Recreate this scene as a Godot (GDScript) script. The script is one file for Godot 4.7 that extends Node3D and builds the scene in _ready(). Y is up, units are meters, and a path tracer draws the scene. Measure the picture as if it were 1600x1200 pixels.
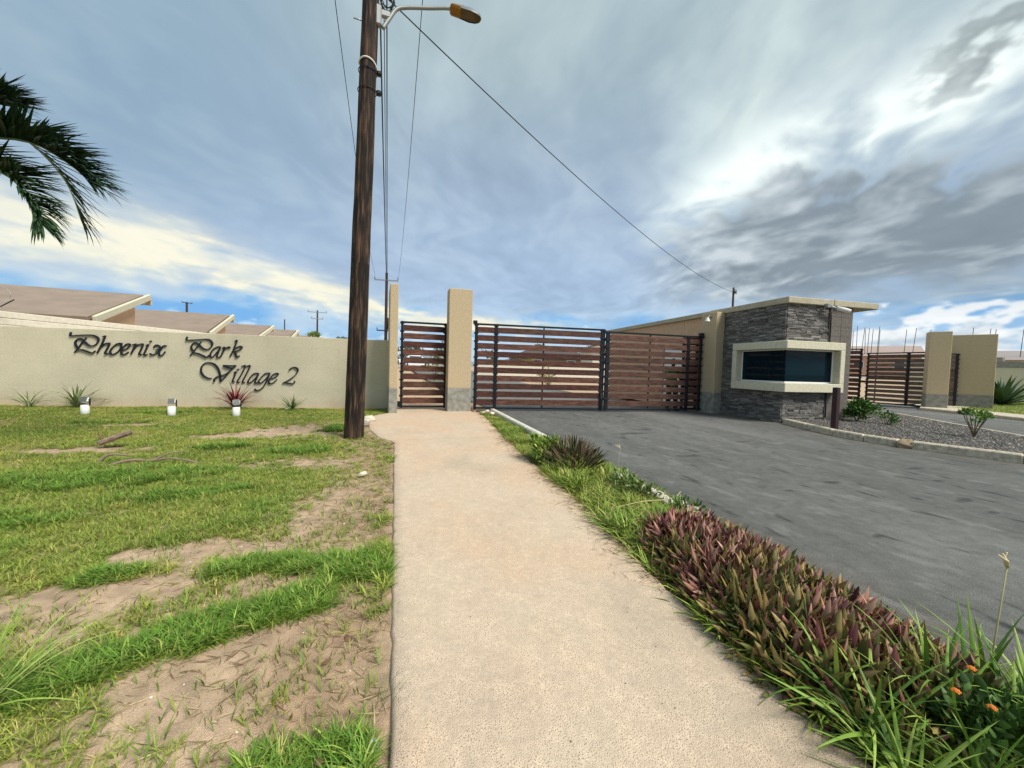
extends Node3D

# ------------------------------------------------------------------ small helpers
var used := {}
var rng := RandomNumberGenerator.new()
var M := {}
const EXPO := 3.0

func S(r: float, g: float, b: float) -> Color:            # an sRGB colour, 0..255
	return Color(r / 255.0, g / 255.0, b / 255.0)

func Lc(r: float, g: float, b: float) -> Color:            # the same as linear values
	return Color(r / 255.0, g / 255.0, b / 255.0).srgb_to_linear()

func numbered(n: String) -> String:
	if not used.has(n):
		used[n] = 0
		return n
	used[n] += 1
	return "%s_%03d" % [n, used[n]]

func thing(called: String, label: String, category: String, at := Vector3.ZERO, turn := 0.0, group := "") -> Node3D:
	var o := Node3D.new()
	o.name = numbered(called)
	add_child(o)
	o.position = at
	o.rotation.y = turn
	tag(o, label, category, group)
	return o

func tag(o: Node, label: String, category: String, group := "") -> void:
	o.set_meta("label", label)
	if category:
		o.set_meta("category", category)
	if group:
		o.set_meta("group", group)

func part(called: String, mesh: Mesh, mat: Material, parent: Node, xf := Transform3D.IDENTITY) -> MeshInstance3D:
	var o := MeshInstance3D.new()
	o.name = called if parent != self else numbered(called)
	o.mesh = mesh
	o.material_override = mat
	o.transform = xf
	parent.add_child(o, true)
	return o

func struct(called: String, mesh: Mesh, mat: Material, parent: Node = self) -> MeshInstance3D:
	var o := part(called, mesh, mat, parent)
	o.set_meta("kind", "structure")
	return o

func many(called: String, mesh: Mesh, mat: Material, xfs: Array, cols: Array, parent: Node) -> MultiMeshInstance3D:
	var mm := MultiMesh.new()
	mm.transform_format = MultiMesh.TRANSFORM_3D
	mm.use_colors = true
	mm.mesh = mesh
	mm.instance_count = xfs.size()
	for i in xfs.size():
		mm.set_instance_transform(i, xfs[i])
		mm.set_instance_color(i, cols[i])
	var o := MultiMeshInstance3D.new()
	o.name = called if parent != self else numbered(called)
	o.multimesh = mm
	o.material_override = mat
	o.set_meta("kind", "stuff")
	parent.add_child(o, true)
	return o

func new_st(flat := true) -> SurfaceTool:
	var st := SurfaceTool.new()
	st.begin(Mesh.PRIMITIVE_TRIANGLES)
	st.set_smooth_group(4294967295 if flat else 0)
	return st

func done(st: SurfaceTool) -> ArrayMesh:
	st.generate_normals()
	return st.commit()

func tri(st: SurfaceTool, a: Vector3, b: Vector3, c: Vector3, ua := Vector2.ZERO, ub := Vector2.ZERO, uc := Vector2.ZERO) -> void:   # counter-clockwise from outside
	st.set_uv(ua); st.add_vertex(a)
	st.set_uv(uc); st.add_vertex(c)
	st.set_uv(ub); st.add_vertex(b)

func quad(st: SurfaceTool, a: Vector3, b: Vector3, c: Vector3, d: Vector3, ua := Vector2(0, 0), ub := Vector2(1, 0), uc := Vector2(1, 1), ud := Vector2(0, 1)) -> void:
	tri(st, a, b, c, ua, ub, uc)
	tri(st, a, c, d, ua, uc, ud)

# a box with chamfered edges; uv runs in metres along the longest side
func cbox(st: SurfaceTool, c: Vector3, s: Vector3, ch := 0.008, xf := Transform3D.IDENTITY, uvo := Vector2.ZERO) -> void:
	var h := s * 0.5
	ch = minf(ch, minf(h.x, minf(h.y, h.z)) * 0.8)
	var f := func(p: Vector3) -> Vector3: return xf * (c + p)
	var along := 0 if s.x >= s.y and s.x >= s.z else (1 if s.y >= s.z else 2)
	var uv := func(p: Vector3, ax: int) -> Vector2:
		var o1 := (ax + 1) % 3
		var o2 := (ax + 2) % 3
		if o2 == along:
			var t := o1; o1 = o2; o2 = t
		return uvo + Vector2(p[o1], p[o2] + ax * 0.37)
	for ax in 3:
		var b := (ax + 1) % 3
		var d := (ax + 2) % 3
		for sg in [-1, 1]:
			var q := []
			for k in [[-1, -1], [1, -1], [1, 1], [-1, 1]]:
				var p := Vector3.ZERO
				p[ax] = sg * h[ax]
				p[b] = k[0] * (h[b] - ch)
				p[d] = k[1] * (h[d] - ch)
				q.append(p)
			if sg < 0:
				q.reverse()
			quad(st, f.call(q[0]), f.call(q[1]), f.call(q[2]), f.call(q[3]), uv.call(q[0], ax), uv.call(q[1], ax), uv.call(q[2], ax), uv.call(q[3], ax))
		# edges parallel to ax
		for sb in [-1, 1]:
			for sd in [-1, 1]:
				var q2 := []
				for k2 in [[-1, 0], [1, 0], [1, 1], [-1, 1]]:
					var p2 := Vector3.ZERO
					p2[ax] = k2[0] * (h[ax] - ch)
					if k2[1] == 0:
						p2[b] = sb * h[b]
						p2[d] = sd * (h[d] - ch)
					else:
						p2[b] = sb * (h[b] - ch)
						p2[d] = sd * h[d]
					q2.append(p2)
				if sb * sd < 0:
					q2.reverse()
				var u0: Vector2 = uv.call(q2[0], b)
				quad(st, f.call(q2[0]), f.call(q2[1]), f.call(q2[2]), f.call(q2[3]), u0, uv.call(q2[1], b), uv.call(q2[2], b), uv.call(q2[3], b))
	for sx in [-1, 1]:
		for sy in [-1, 1]:
			for sz in [-1, 1]:
				var a := Vector3(sx * h.x, sy * (h.y - ch), sz * (h.z - ch))
				var b2 := Vector3(sx * (h.x - ch), sy * h.y, sz * (h.z - ch))
				var c2 := Vector3(sx * (h.x - ch), sy * (h.y - ch), sz * h.z)
				if sx * sy * sz > 0:
					tri(st, f.call(a), f.call(b2), f.call(c2))
				else:
					tri(st, f.call(a), f.call(c2), f.call(b2))

func box_mesh(s: Vector3, ch := 0.008, c := Vector3.ZERO, uvo := Vector2.ZERO) -> ArrayMesh:
	var st := new_st()
	cbox(st, c, s, ch, Transform3D.IDENTITY, uvo)
	return done(st)

# a tube through points; radii per point or one
func tube(st: SurfaceTool, pts: Array, r0: float, r1 := -1.0, sides := 7, caps := true) -> void:
	if r1 < 0.0: r1 = r0
	var n := pts.size()
	var rings := []
	var t0: Vector3 = (pts[1] - pts[0]).normalized()
	var side := t0.cross(Vector3.UP if absf(t0.y) < 0.9 else Vector3.RIGHT).normalized()
	var dist := 0.0
	var ds := []
	for i in n:
		var t: Vector3 = (pts[mini(i + 1, n - 1)] - pts[maxi(i - 1, 0)]).normalized()
		side = (side - t * side.dot(t)).normalized()
		var up := side.cross(t)
		var r := lerpf(r0, r1, float(i) / (n - 1))
		var ring := []
		for k in sides:
			var a := TAU * k / sides
			ring.append(pts[i] + (side * cos(a) + up * sin(a)) * r)
		rings.append(ring)
		if i > 0: dist += pts[i].distance_to(pts[i - 1])
		ds.append(dist)
	for i in n - 1:
		for k in sides:
			var k2 := (k + 1) % sides
			quad(st, rings[i][k], rings[i + 1][k], rings[i + 1][k2], rings[i][k2], Vector2(ds[i], float(k) / sides), Vector2(ds[i + 1], float(k) / sides), Vector2(ds[i + 1], float(k + 1) / sides), Vector2(ds[i], float(k + 1) / sides))
	if caps:
		for k in sides:
			var k2 := (k + 1) % sides
			tri(st, pts[0], rings[0][k], rings[0][k2])
			tri(st, pts[n - 1], rings[n - 1][k2], rings[n - 1][k])

func tube_mesh(pts: Array, r0: float, r1 := -1.0, sides := 7) -> ArrayMesh:
	var st := new_st(false)
	tube(st, pts, r0, r1, sides)
	return done(st)

func cat_rom(p: Array, sub: int) -> Array:
	var out := []
	for i in p.size() - 1:
		var a = p[maxi(i - 1, 0)]
		var b = p[i]
		var c = p[i + 1]
		var d = p[mini(i + 2, p.size() - 1)]
		for k in sub:
			var t := float(k) / sub
			out.append(0.5 * ((2.0 * b) + (c - a) * t + (2.0 * a - 5.0 * b + 4.0 * c - d) * t * t + (3.0 * b - a - 3.0 * c + d) * t * t * t))
	out.append(p[-1])
	return out

func sag(a: Vector3, b: Vector3, drop: float, n := 24) -> Array:
	var out := []
	for i in n + 1:
		var t := float(i) / n
		out.append(a.lerp(b, t) - Vector3(0, drop * 4.0 * t * (1.0 - t), 0))
	return out

func table(tab: Array, z: float) -> float:              # tab: [[z, x], ...] with z falling
	if z >= tab[0][0]: return tab[0][1]
	for i in tab.size() - 1:
		if z >= tab[i + 1][0]:
			var t: float = (tab[i][0] - z) / (tab[i][0] - tab[i + 1][0])
			return lerpf(tab[i][1], tab[i + 1][1], t)
	return tab[-1][1]

# ------------------------------------------------------------------ textures
func noise(seed_: int, freq: float, oct := 4, kind := FastNoiseLite.TYPE_SIMPLEX_SMOOTH) -> FastNoiseLite:
	var n := FastNoiseLite.new()
	n.seed = seed_
	n.noise_type = kind
	n.frequency = freq
	n.fractal_type = FastNoiseLite.FRACTAL_FBM if oct > 1 else FastNoiseLite.FRACTAL_NONE
	n.fractal_octaves = oct
	return n

func field(size: int, seed_: int, freq: float, oct := 4, kind := FastNoiseLite.TYPE_SIMPLEX_SMOOTH) -> PackedByteArray:
	var k := size / 6
	var n := size + k
	var im := noise(seed_, freq, oct, kind).get_image(n, n, false, false, true)
	im.convert(Image.FORMAT_L8)
	var d := im.get_data()
	for pass_ in 2:                                          # blend the overhang back in, along x and then along z, at even contrast
		for i in k:
			var w := float(i) / k
			var q := 1.0 / sqrt(w * w + (1.0 - w) * (1.0 - w))
			for j in n:
				var a := i + j * n if pass_ == 0 else j + i * n
				var b := a + (size if pass_ == 0 else size * n)
				d[a] = clampi(int(128.0 + ((d[a] - 128.0) * w + (d[b] - 128.0) * (1.0 - w)) * q), 0, 255)
	var out := PackedByteArray()
	for j in size: out.append_array(d.slice(j * n, j * n + size))
	return out

func paint(size: int, f: Callable) -> ImageTexture:       # f(i) returns an sRGB colour
	var b := PackedByteArray()
	b.resize(size * size * 3)
	for i in size * size:
		var c: Color = f.call(i)
		b[i * 3] = int(clampf(c.r, 0, 1) * 255.0)
		b[i * 3 + 1] = int(clampf(c.g, 0, 1) * 255.0)
		b[i * 3 + 2] = int(clampf(c.b, 0, 1) * 255.0)
	return ImageTexture.create_from_image(Image.create_from_data(size, size, false, Image.FORMAT_RGB8, b))

func grey(size: int, f: Callable) -> ImageTexture:
	var b := PackedByteArray()
	b.resize(size * size)
	for i in size * size:
		b[i] = int(clampf(f.call(i), 0, 1) * 255.0)
	return ImageTexture.create_from_image(Image.create_from_data(size, size, false, Image.FORMAT_L8, b))

func mat(col: Color, rough := 0.9, metal := 0.0, spec := 0.4) -> StandardMaterial3D:
	var m := StandardMaterial3D.new()
	m.albedo_color = col
	m.roughness = rough
	m.metallic = metal
	m.metallic_specular = spec
	return m

func leafmat(rough := 0.6, back := 0.35) -> StandardMaterial3D:
	var m := mat(Color.WHITE, rough)
	m.vertex_color_use_as_albedo = true
	m.cull_mode = BaseMaterial3D.CULL_DISABLED
	m.backlight_enabled = true
	m.backlight = Color(back, back, back)
	return m

func triplanar(tex: Texture2D, scale: float, hgt: Texture2D = null, hs := 0.2, rough := 0.92) -> StandardMaterial3D:
	var m := mat(Color.WHITE, rough)
	m.albedo_texture = tex
	m.uv1_triplanar = true
	m.uv1_world_triplanar = true
	m.uv1_scale = Vector3.ONE * scale
	if hgt:
		m.heightmap_enabled = true
		m.heightmap_texture = hgt
		m.heightmap_scale = hs
	return m

func make_materials() -> void:
	var n1 := field(512, 11, 0.02, 5)
	var n2 := field(512, 12, 0.12, 4)
	var n3 := field(512, 13, 0.35, 2)
	var cel := field(512, 14, 0.09, 2, FastNoiseLite.TYPE_CELLULAR)
	# textured render on walls and pillars
	var stuccoh := grey(512, func(i): return n2[i] / 255.0 * 0.6 + n3[i] / 255.0 * 0.4)
	var wallt := paint(512, func(i):
		var t: float = (n1[i] / 255.0 - 0.5) * 0.10 + (n2[i] / 255.0 - 0.5) * 0.12 + (n3[i] / 255.0 - 0.5) * 0.12
		return S(205, 196, 170) * (1.0 + t))
	M.wall = triplanar(wallt, 1.7, stuccoh, 0.7)
	M.pillar = triplanar(paint(512, func(i):
		var t: float = (n1[i] / 255.0 - 0.5) * 0.14 + (n2[i] / 255.0 - 0.5) * 0.13 + (n3[i] / 255.0 - 0.5) * 0.10
		return S(186, 168, 136) * (1.0 + t)), 1.7, stuccoh, 0.7)
	M.tan = triplanar(paint(512, func(i): return S(198, 165, 132) * (1.0 + (n1[i] / 255.0 - 0.5) * 0.12 + (n3[i] / 255.0 - 0.5) * 0.05)), 0.5, stuccoh, 0.5)
	M.concrete = triplanar(paint(512, func(i):
		var t: float = (n1[i] / 255.0 - 0.5) * 0.32 + (n2[i] / 255.0 - 0.5) * 0.10
		return S(140, 138, 128) * (1.0 + t)), 0.5, stuccoh, 0.6)
	M.frame_cement = triplanar(paint(512, func(i): return S(205, 199, 174) * (1.0 + (n1[i] / 255.0 - 0.5) * 0.12 + (n2[i] / 255.0 - 0.5) * 0.12)), 1.0, stuccoh, 0.8)
	M.fascia = triplanar(paint(512, func(i): return S(172, 164, 140) * (1.0 + (n1[i] / 255.0 - 0.5) * 0.16)), 0.4, stuccoh, 0.3)
	M.kerb = triplanar(paint(512, func(i): return S(190, 178, 156) * (1.0 + (n1[i] / 255.0 - 0.5) * 0.4 + (n2[i] / 255.0 - 0.5) * 0.3)), 0.9, stuccoh, 1.0)
	M.whitekerb = triplanar(paint(512, func(i): return S(205, 200, 185) * (1.0 + (n1[i] / 255.0 - 0.5) * 0.3 + (n2[i] / 255.0 - 0.5) * 0.3)), 0.9, stuccoh, 1.0)
	M.roof = triplanar(paint(512, func(i): return S(140, 124, 110) * (1.0 + (n1[i] / 255.0 - 0.5) * 0.14 + (n3[i] / 255.0 - 0.5) * 0.06)), 0.08)
	M.whitewall = triplanar(paint(512, func(i): return S(215, 208, 190) * (1.0 + (n1[i] / 255.0 - 0.5) * 0.14 + (n2[i] / 255.0 - 0.5) * 0.1)), 0.6, stuccoh, 0.5)
	# path: rough screeded concrete, pitted
	var pc := field(1024, 21, 0.05, 3, FastNoiseLite.TYPE_CELLULAR)
	var pn := field(1024, 22, 0.21, 3)
	var pl := field(1024, 23, 0.012, 4)
	var pf := field(1024, 25, 0.45, 2)
	var patht := paint(1024, func(i):
		var pit: float = clampf((pn[i] - 152) / 55.0, 0, 1) * 0.85 * clampf((pl[i] - 60) / 110.0, 0.1, 1) + clampf((pf[i] - 172) / 50.0, 0, 1) * 0.45
		var t: float = 1.0 + (pl[i] / 255.0 - 0.5) * 0.14 + (pf[i] / 255.0 - 0.5) * 0.55 + (pn[i] / 255.0 - 0.5) * 0.12 + (pc[i] / 255.0 - 0.5) * 0.10
		return (S(209, 190, 167) * t).lerp(S(104, 86, 70), clampf(pit, 0, 1) * 0.85))
	var pathh := grey(1024, func(i): return 0.75 - clampf((pn[i] - 140) / 60.0, 0, 1) * 0.6 + (pf[i] / 255.0 - 0.5) * 0.5)
	var m := mat(Color.WHITE, 0.95)
	m.albedo_texture = patht
	m.vertex_color_use_as_albedo = true
	m.heightmap_enabled = true
	m.heightmap_texture = pathh
	m.heightmap_scale = 0.35
	M.path = m
	# asphalt
	var at := paint(1024, func(i):
		var t: float = 1.0 + (pf[i] / 255.0 - 0.5) * 0.7 + (pl[i] / 255.0 - 0.5) * 0.16 + (pn[i] / 255.0 - 0.5) * 0.5
		return S(110, 110, 107) * t)
	m = mat(Color.WHITE, 0.88)
	m.albedo_texture = at
	m.heightmap_enabled = true
	m.heightmap_texture = grey(1024, func(i): return pf[i] / 255.0)
	m.heightmap_scale = 0.5
	M.asphalt_back = m
	m = m.duplicate()
	m.detail_enabled = true
	m.detail_blend_mode = BaseMaterial3D.BLEND_MODE_MUL
	m.detail_uv_layer = BaseMaterial3D.DETAIL_UV_2
	m.detail_albedo = road_wear()
	M.asphalt = m
	# soil
	var st := paint(1024, func(i):
		var t: float = 1.0 + (pl[i] / 255.0 - 0.5) * 0.3 + (pf[i] / 255.0 - 0.5) * 0.3 + (pn[i] / 255.0 - 0.5) * 0.3
		return (S(178, 156, 132) * t).lerp(S(118, 96, 70), clampf((pc[i] - 190) / 65.0, 0, 1) * 0.35))
	m = mat(Color.WHITE, 0.97)
	m.albedo_texture = st
	m.vertex_color_use_as_albedo = true
	m.heightmap_enabled = true
	m.heightmap_texture = grey(1024, func(i): return pn[i] / 255.0 * 0.6 + pf[i] / 255.0 * 0.4)
	m.heightmap_scale = 0.6
	M.soil = m
	# wood: gate slats and the pole
	var gx := FastNoiseLite.new()
	gx.seed = 31; gx.frequency = 1.0; gx.fractal_octaves = 5
	var wood := func(c0: Color, c1: Color, sd: int) -> ImageTexture:
		return paint(256, func(i):
			var x := float(i % 256) / 256.0
			var y := float(i / 256) / 256.0
			var a := x * TAU
			var g := gx.get_noise_3d(cos(a) * 0.7 + sd * 7.0, sin(a) * 0.7, y * 26.0)
			var b := gx.get_noise_3d(cos(a) * 1.3 + sd * 3.0, sin(a) * 1.3 + 20.0, y * 5.0)
			return c0.lerp(c1, clampf(0.5 + g * 0.8 + b * 0.7, 0, 1)))
	var slat := func(c0: Color, c1: Color, sd: int) -> StandardMaterial3D:
		var w := mat(Color.WHITE, 0.7)
		w.albedo_texture = wood.call(c0, c1, sd)
		w.uv1_scale = Vector3(0.45, 2.6, 1)
		return w
	M.slats = [slat.call(S(58, 33, 27), S(106, 66, 52), 1), slat.call(S(52, 30, 25), S(94, 56, 45), 2), slat.call(S(66, 41, 33), S(118, 79, 63), 3), slat.call(S(60, 40, 33), S(104, 72, 58), 4)]
	M.slats_worn = [slat.call(S(58, 38, 32), S(108, 76, 64), 5), slat.call(S(52, 34, 29), S(96, 66, 55), 6), slat.call(S(66, 44, 37), S(116, 82, 68), 7)]
	M.slats_grey = [slat.call(S(76, 64, 56), S(122, 106, 94), 8), slat.call(S(66, 54, 48), S(108, 91, 82), 9), slat.call(S(88, 74, 66), S(136, 118, 106), 10)]
	var pw := paint(512, func(i):
		var x := float(i % 512) / 512.0
		var y := float(i / 512) / 512.0
		var a := y * TAU
		var g := gx.get_noise_3d(cos(a) * 7.0, sin(a) * 7.0, x * 3.5)
		var b := gx.get_noise_3d(cos(a) * 2.2 + 50.0, sin(a) * 2.2, x * 5.0)
		var f := gx.get_noise_3d(cos(a) * 18.0 + 9.0, sin(a) * 18.0, x * 7.0)
		return S(24, 18, 14).lerp(S(96, 72, 54), clampf(0.18 + g * 0.8 + b * 1.5 + f * 0.6, 0, 1)))
	m = mat(Color.WHITE, 0.85)
	m.albedo_texture = pw
	m.uv1_scale = Vector3(0.3, 1, 1)
	M.pole = m
	M.farpole = mat(S(58, 46, 38), 0.9)
	M.black = mat(S(24, 25, 30), 0.45)
	M.letter = mat(S(24, 32, 42), 0.4)
	M.cable = mat(S(22, 22, 24), 0.6)
	M.steel = mat(S(150, 152, 150), 0.5, 0.6)
	M.white = mat(S(225, 225, 220), 0.5)
	M.whiteplastic = mat(S(214, 214, 208), 0.45)
	M.greycap = mat(S(112, 118, 124), 0.45)
	M.amber = mat(S(132, 92, 20), 0.35)
	M.lens = mat(S(86, 72, 42), 0.2)
	M.tile = triplanar(paint(512, func(i): return S(104, 98, 92) * (1.0 + (n1[i] / 255.0 - 0.5) * 0.3 + (n3[i] / 255.0 - 0.5) * 0.12)), 1.2)
	var stonem := mat(Color.WHITE, 0.9)
	stonem.vertex_color_use_as_albedo = true
	stonem.heightmap_enabled = true
	stonem.heightmap_texture = stuccoh
	stonem.heightmap_scale = 1.0
	stonem.uv1_triplanar = true
	stonem.uv1_world_triplanar = true
	stonem.uv1_scale = Vector3.ONE * 1.5
	M.stone = stonem
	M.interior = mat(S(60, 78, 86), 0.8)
	var gl := mat(Color(0.03, 0.13, 0.165, 0.74), 0.02)
	gl.transparency = BaseMaterial3D.TRANSPARENCY_ALPHA
	gl.metallic_specular = 0.24
	M.glass = gl
	M.leaf = leafmat(0.55, 0.35)
	M.grass = leafmat(0.6, 0.45)
	M.bark = triplanar(paint(512, func(i): return S(120, 104, 84) * (0.8 + n2[i] / 255.0 * 0.4)), 1.0, stuccoh, 1.5)
	M.pebble = mat(Color.WHITE, 0.9)
	M.pebble.vertex_color_use_as_albedo = true

# worn patches, oil spots and dust of the road in front of the gates: x 2.5..14.5, z -12.6..-0.6
func road_wear() -> ImageTexture:
	var a := noise(41, 0.35, 4)
	var b := noise(42, 1.6, 4)
	var c := noise(43, 5.0, 2)
	var spots := [[6.05, -2.35, 0.22, 0.07], [5.75, -2.05, 0.12, 0.05], [5.3, -3.2, 0.16, 0.06], [7.4, -3.4, 0.2, 0.06], [4.6, -4.8, 0.25, 0.08], [5.0, -6.8, 0.5, 0.14], [5.6, -7.2, 0.3, 0.1], [6.6, -5.6, 0.2, 0.07], [8.9, -5.1, 0.09, 0.05], [9.05, -4.85, 0.08, 0.05], [3.9, -2.0, 0.1, 0.04], [4.4, -3.1, 0.1, 0.05], [7.3, -4.6, 0.14, 0.05], [6.8, -2.9, 0.1, 0.05]]
	return paint(1024, func(i):
		var x := 2.5 + float(i % 1024) / 1024.0 * 12.0
		var z := -12.6 + float(i / 1024) / 1024.0 * 12.0
		var t := 0.86 + a.get_noise_2d(x, z * 0.4) * 0.15 + b.get_noise_2d(x * 1.4, z * 0.5) * 0.07 + c.get_noise_2d(x * 2.5, z * 2.5) * 0.05
		t += 0.10 * exp(-pow((x - 7.8) / 0.7, 2.0)) + 0.06 * exp(-pow((x - 4.9) / 0.5, 2.0))
		t += clampf(b.get_noise_2d(x * 1.7 + 30.0, z * 0.8) - 0.30, 0, 1) * 0.7
		t -= clampf(b.get_noise_2d(x * 2.3 + 130.0, z * 0.9) - 0.36, 0, 1) * 0.9
		for s in spots:
			var d := Vector2((x - s[0]) / s[2], (z - s[1]) / s[3]).length() + b.get_noise_2d(x * 3.0, z * 3.0) * 0.6
			if d < 1.0: t *= lerpf(0.70, 1.0, clampf(d * d, 0, 1))
		t = clampf(t, 0.25, 1.0)
		var col := Color(t, t * 0.995, t * 0.985)
		# sand washed up along both kerbs
		var kr := table([[0.0, 10.2], [-3.17, 9.7], [-4.45, 9.34], [-5.6, 9.33], [-7.5, 10.2]], z)
		var dust := clampf(1.0 - (kr - x) / 0.55, 0, 1) * 0.7 if x < kr else 0.0
		dust += clampf(1.0 - (x - 2.6) / 0.5, 0, 1) * 0.5
		dust = clampf(dust * (0.8 + b.get_noise_2d(x * 2.0, z * 2.0)), 0, 1)
		return col.lerp(Color(1.0, 0.90, 0.74), dust * 0.8))

# ------------------------------------------------------------------ sky
func sky_texture() -> ImageTexture:
	var w := 2560
	var h := 1280
	var na := noise(51, 0.55, 5)
	var nb := noise(52, 1.3, 5)
	var nc := noise(53, 0.075, 5)
	var nd := noise(54, 0.22, 4)
	var data := PackedFloat32Array()
	data.resize(w * h * 3)
	var ca := cos(deg_to_rad(24.0))
	var sa := sin(deg_to_rad(24.0))
	var ease := func(x: float) -> float: return smoothstep(0.0, 1.0, x)
	var grd := Lc(150, 132, 108) / EXPO
	for j in h:
		var el := (0.5 - (j + 0.5) / h) * 180.0
		for i in w:
			var k := (j * w + i) * 3
			if el < -1.0:
				data[k] = grd.r; data[k + 1] = grd.g; data[k + 2] = grd.b
				continue
			var az := (i + 0.5) / w * 360.0
			if az > 180.0: az -= 360.0
			var r := deg_to_rad(az)
			var e := deg_to_rad(maxf(el, 0.0))
			var y := sin(e) + 0.10
			var dx := sin(r) * cos(e) / y
			var dz := -cos(r) * cos(e) / y
			var along := dx * sa - dz * ca
			var across := dx * ca + dz * sa
			var warp := nd.get_noise_2d(across * 2.0, along * 2.0) * 0.5
			var streak := na.get_noise_2d(across * 0.9 + warp * 1.5, along * 0.45 + warp)
			var fine := nb.get_noise_2d(across * 1.6 + warp * 1.5, along * 0.9 + warp)
			var wisp := nb.get_noise_2d(across * 4.6 + warp * 3.0 + 80.0, along * 2.8 + streak)
			fine = fine * 0.8 + wisp * 0.45
			var blotch := nc.get_noise_2d(az * 1.0, el * 2.6)          # low clouds, in the angles in which they pile up
			var blot2 := nc.get_noise_2d(az * 3.0 + 400.0, el * 7.0)
			# high veil: grey blue, bluer to the north-west
			var c := Color(0.735, 0.83, 0.91)
			c = c.lerp(Color(0.645, 0.745, 0.865), ease.call((el - 3.0) / 10.0))
			c = c.lerp(Color(0.615, 0.705, 0.795), ease.call((el - 14.0) / 14.0))
			c = c.lerp(Color(0.66, 0.745, 0.775), ease.call((el - 24.0) / 16.0))
			var west: float = ease.call(clampf((10.0 - az) / 42.0, 0, 1)) * ease.call(clampf((az + 150.0) / 60.0, 0, 1))
			c = c.lerp(Color(0.52, 0.65, 0.755), west * 0.72 * ease.call((el - 10.0) / 12.0))
			c = c.lerp(Color(0.75, 0.815, 0.825), clampf(0.10 + streak * 0.75 + fine * 0.5, 0, 1) * 0.6 * ease.call((el - 8.0) / 12.0))
			c = c.lerp(Color(0.52, 0.645, 0.77), clampf(-streak * 0.8 - fine * 0.4, 0, 1) * (0.46 - west * 0.28))
			var east: float = ease.call(clampf((az - 33.0) / 16.0, 0, 1)) * ease.call(clampf((175.0 - az) / 60.0, 0, 1))
			# clear strips of blue under the veil
			var low := 8.4 + blotch * 4.0
			var clear: float = ease.call((low - el + fine * 0.8) / 3.0) * clampf(0.30 + west * 0.75 + east * 0.30 + blotch * 0.9, 0, 1)
			c = c.lerp(Color(0.45, 0.685, 0.905).lerp(Color(0.68, 0.83, 0.92), ease.call((5.5 - el) / 5.5)), clear * 0.9)
			# the sunlit edge of the veil, cream, sinking towards the road's end
			var es := 11.4 if az < -20.0 else 11.4 - (az + 20.0) * 0.205
			es = maxf(es, 6.0)
			var wd := lerpf(3.5, 1.0, clampf((az + 34.0) / 42.0, 0, 1))
			var q := (el - es + fine * 0.8 + blot2 * 1.2) / wd
			var edge := exp(-q * q) * clampf((34.0 - az) / 24.0, 0, 1) * clampf((az + 140.0) / 70.0, 0, 1)
			edge = clampf(edge * (1.2 + blot2 * 0.5 + nc.get_noise_2d(az * 1.1 + 900.0, el * 11.0 + az * 1.2) * 1.1), 0, 1) * clampf(0.95 + streak * 0.6 + blotch * 0.8, 0, 1)
			c = c.lerp(Color(0.97, 0.955, 0.86), clampf(edge, 0, 1) * 0.97)
			# broken cloud bank to the east with the bright gap above it
			var top := 17.0 + clampf((az - 38.0) * 0.36, 0, 5.6)
			var gapd := (el - top - 3.2 + streak * 3.0 + fine * 3.5) / 3.8
			var gap := exp(-gapd * gapd) * east
			var glow := exp(-pow((el - top - 6.0) / 13.0, 2.0)) * east
			c = c.lerp(Color(0.80, 0.865, 0.86), glow * clampf(0.65 + fine * 0.8, 0, 1))
			c = c.lerp(Color(0.955, 1.0, 0.99), clampf(gap * (1.0 + fine * 1.3 + streak * 0.5), 0, 1))
			var bank: float = east * ease.call((top + 1.2 - el + fine * 6.0 + streak * 5.0) / 3.0) * ease.call((el - 7.0 + blotch * 3.0 + fine * 2.0) / 4.0)
			var dark := clampf(0.42 + fine * 1.05 + streak * 0.7 + blotch * 0.6 + blot2 * 0.25, 0, 1)
			c = c.lerp(Color(0.525, 0.585, 0.63).lerp(Color(0.76, 0.805, 0.83), dark), clampf(bank, 0, 1) * 0.93)
			# dark fragments high in the east
			var frag: float = east * ease.call((az - 61.0) / 6.0) * ease.call((el - 23.0) / 4.0) * ease.call((0.02 + fine * 0.9 + streak * 0.5 + blot2 * 0.5) / 0.35) * ease.call((40.0 - el) / 10.0)
			c = c.lerp(Color(0.42, 0.475, 0.50).lerp(Color(0.64, 0.69, 0.70), clampf(0.5 + blot2, 0, 1)), frag * 0.8)
			# piled low clouds all round, soft where they thin out
			var heap := 0.5 + blot2 * 0.8 + blotch * 0.9 + fine * 0.35
			var reach: float = lerpf(3.2, 6.3, ease.call((az - 30.0) / 25.0) * ease.call((175.0 - az) / 60.0))
			var cum: float = ease.call((reach - el + (heap - 0.5) * 4.5) / 1.3) * ease.call((heap - 0.12 + east * 0.2) / 0.4)
			var lit := clampf(0.25 + blot2 * 1.6 + (el - reach * 0.45) * 0.28 + fine * 0.5, 0, 1)
			var base: Color = Color(0.745, 0.80, 0.845).lerp(Color(0.955, 0.965, 0.965), lit)
			c = c.lerp(base, cum * lerpf(0.5, 0.93, east))
			c = c.lerp(Color(c.get_luminance() * 0.99, c.get_luminance(), c.get_luminance() * 1.01), 0.14 * ease.call((el - 6.0) / 8.0))
			c = c * (1.03 + (fine * 0.06 + streak * 0.02) * (1.0 - west * 0.75))
			var bl := c.srgb_to_linear() / EXPO
			data[k] = bl.r; data[k + 1] = bl.g; data[k + 2] = bl.b
	return ImageTexture.create_from_image(Image.create_from_data(w, h, false, Image.FORMAT_RGBF, data.to_byte_array()))

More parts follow.
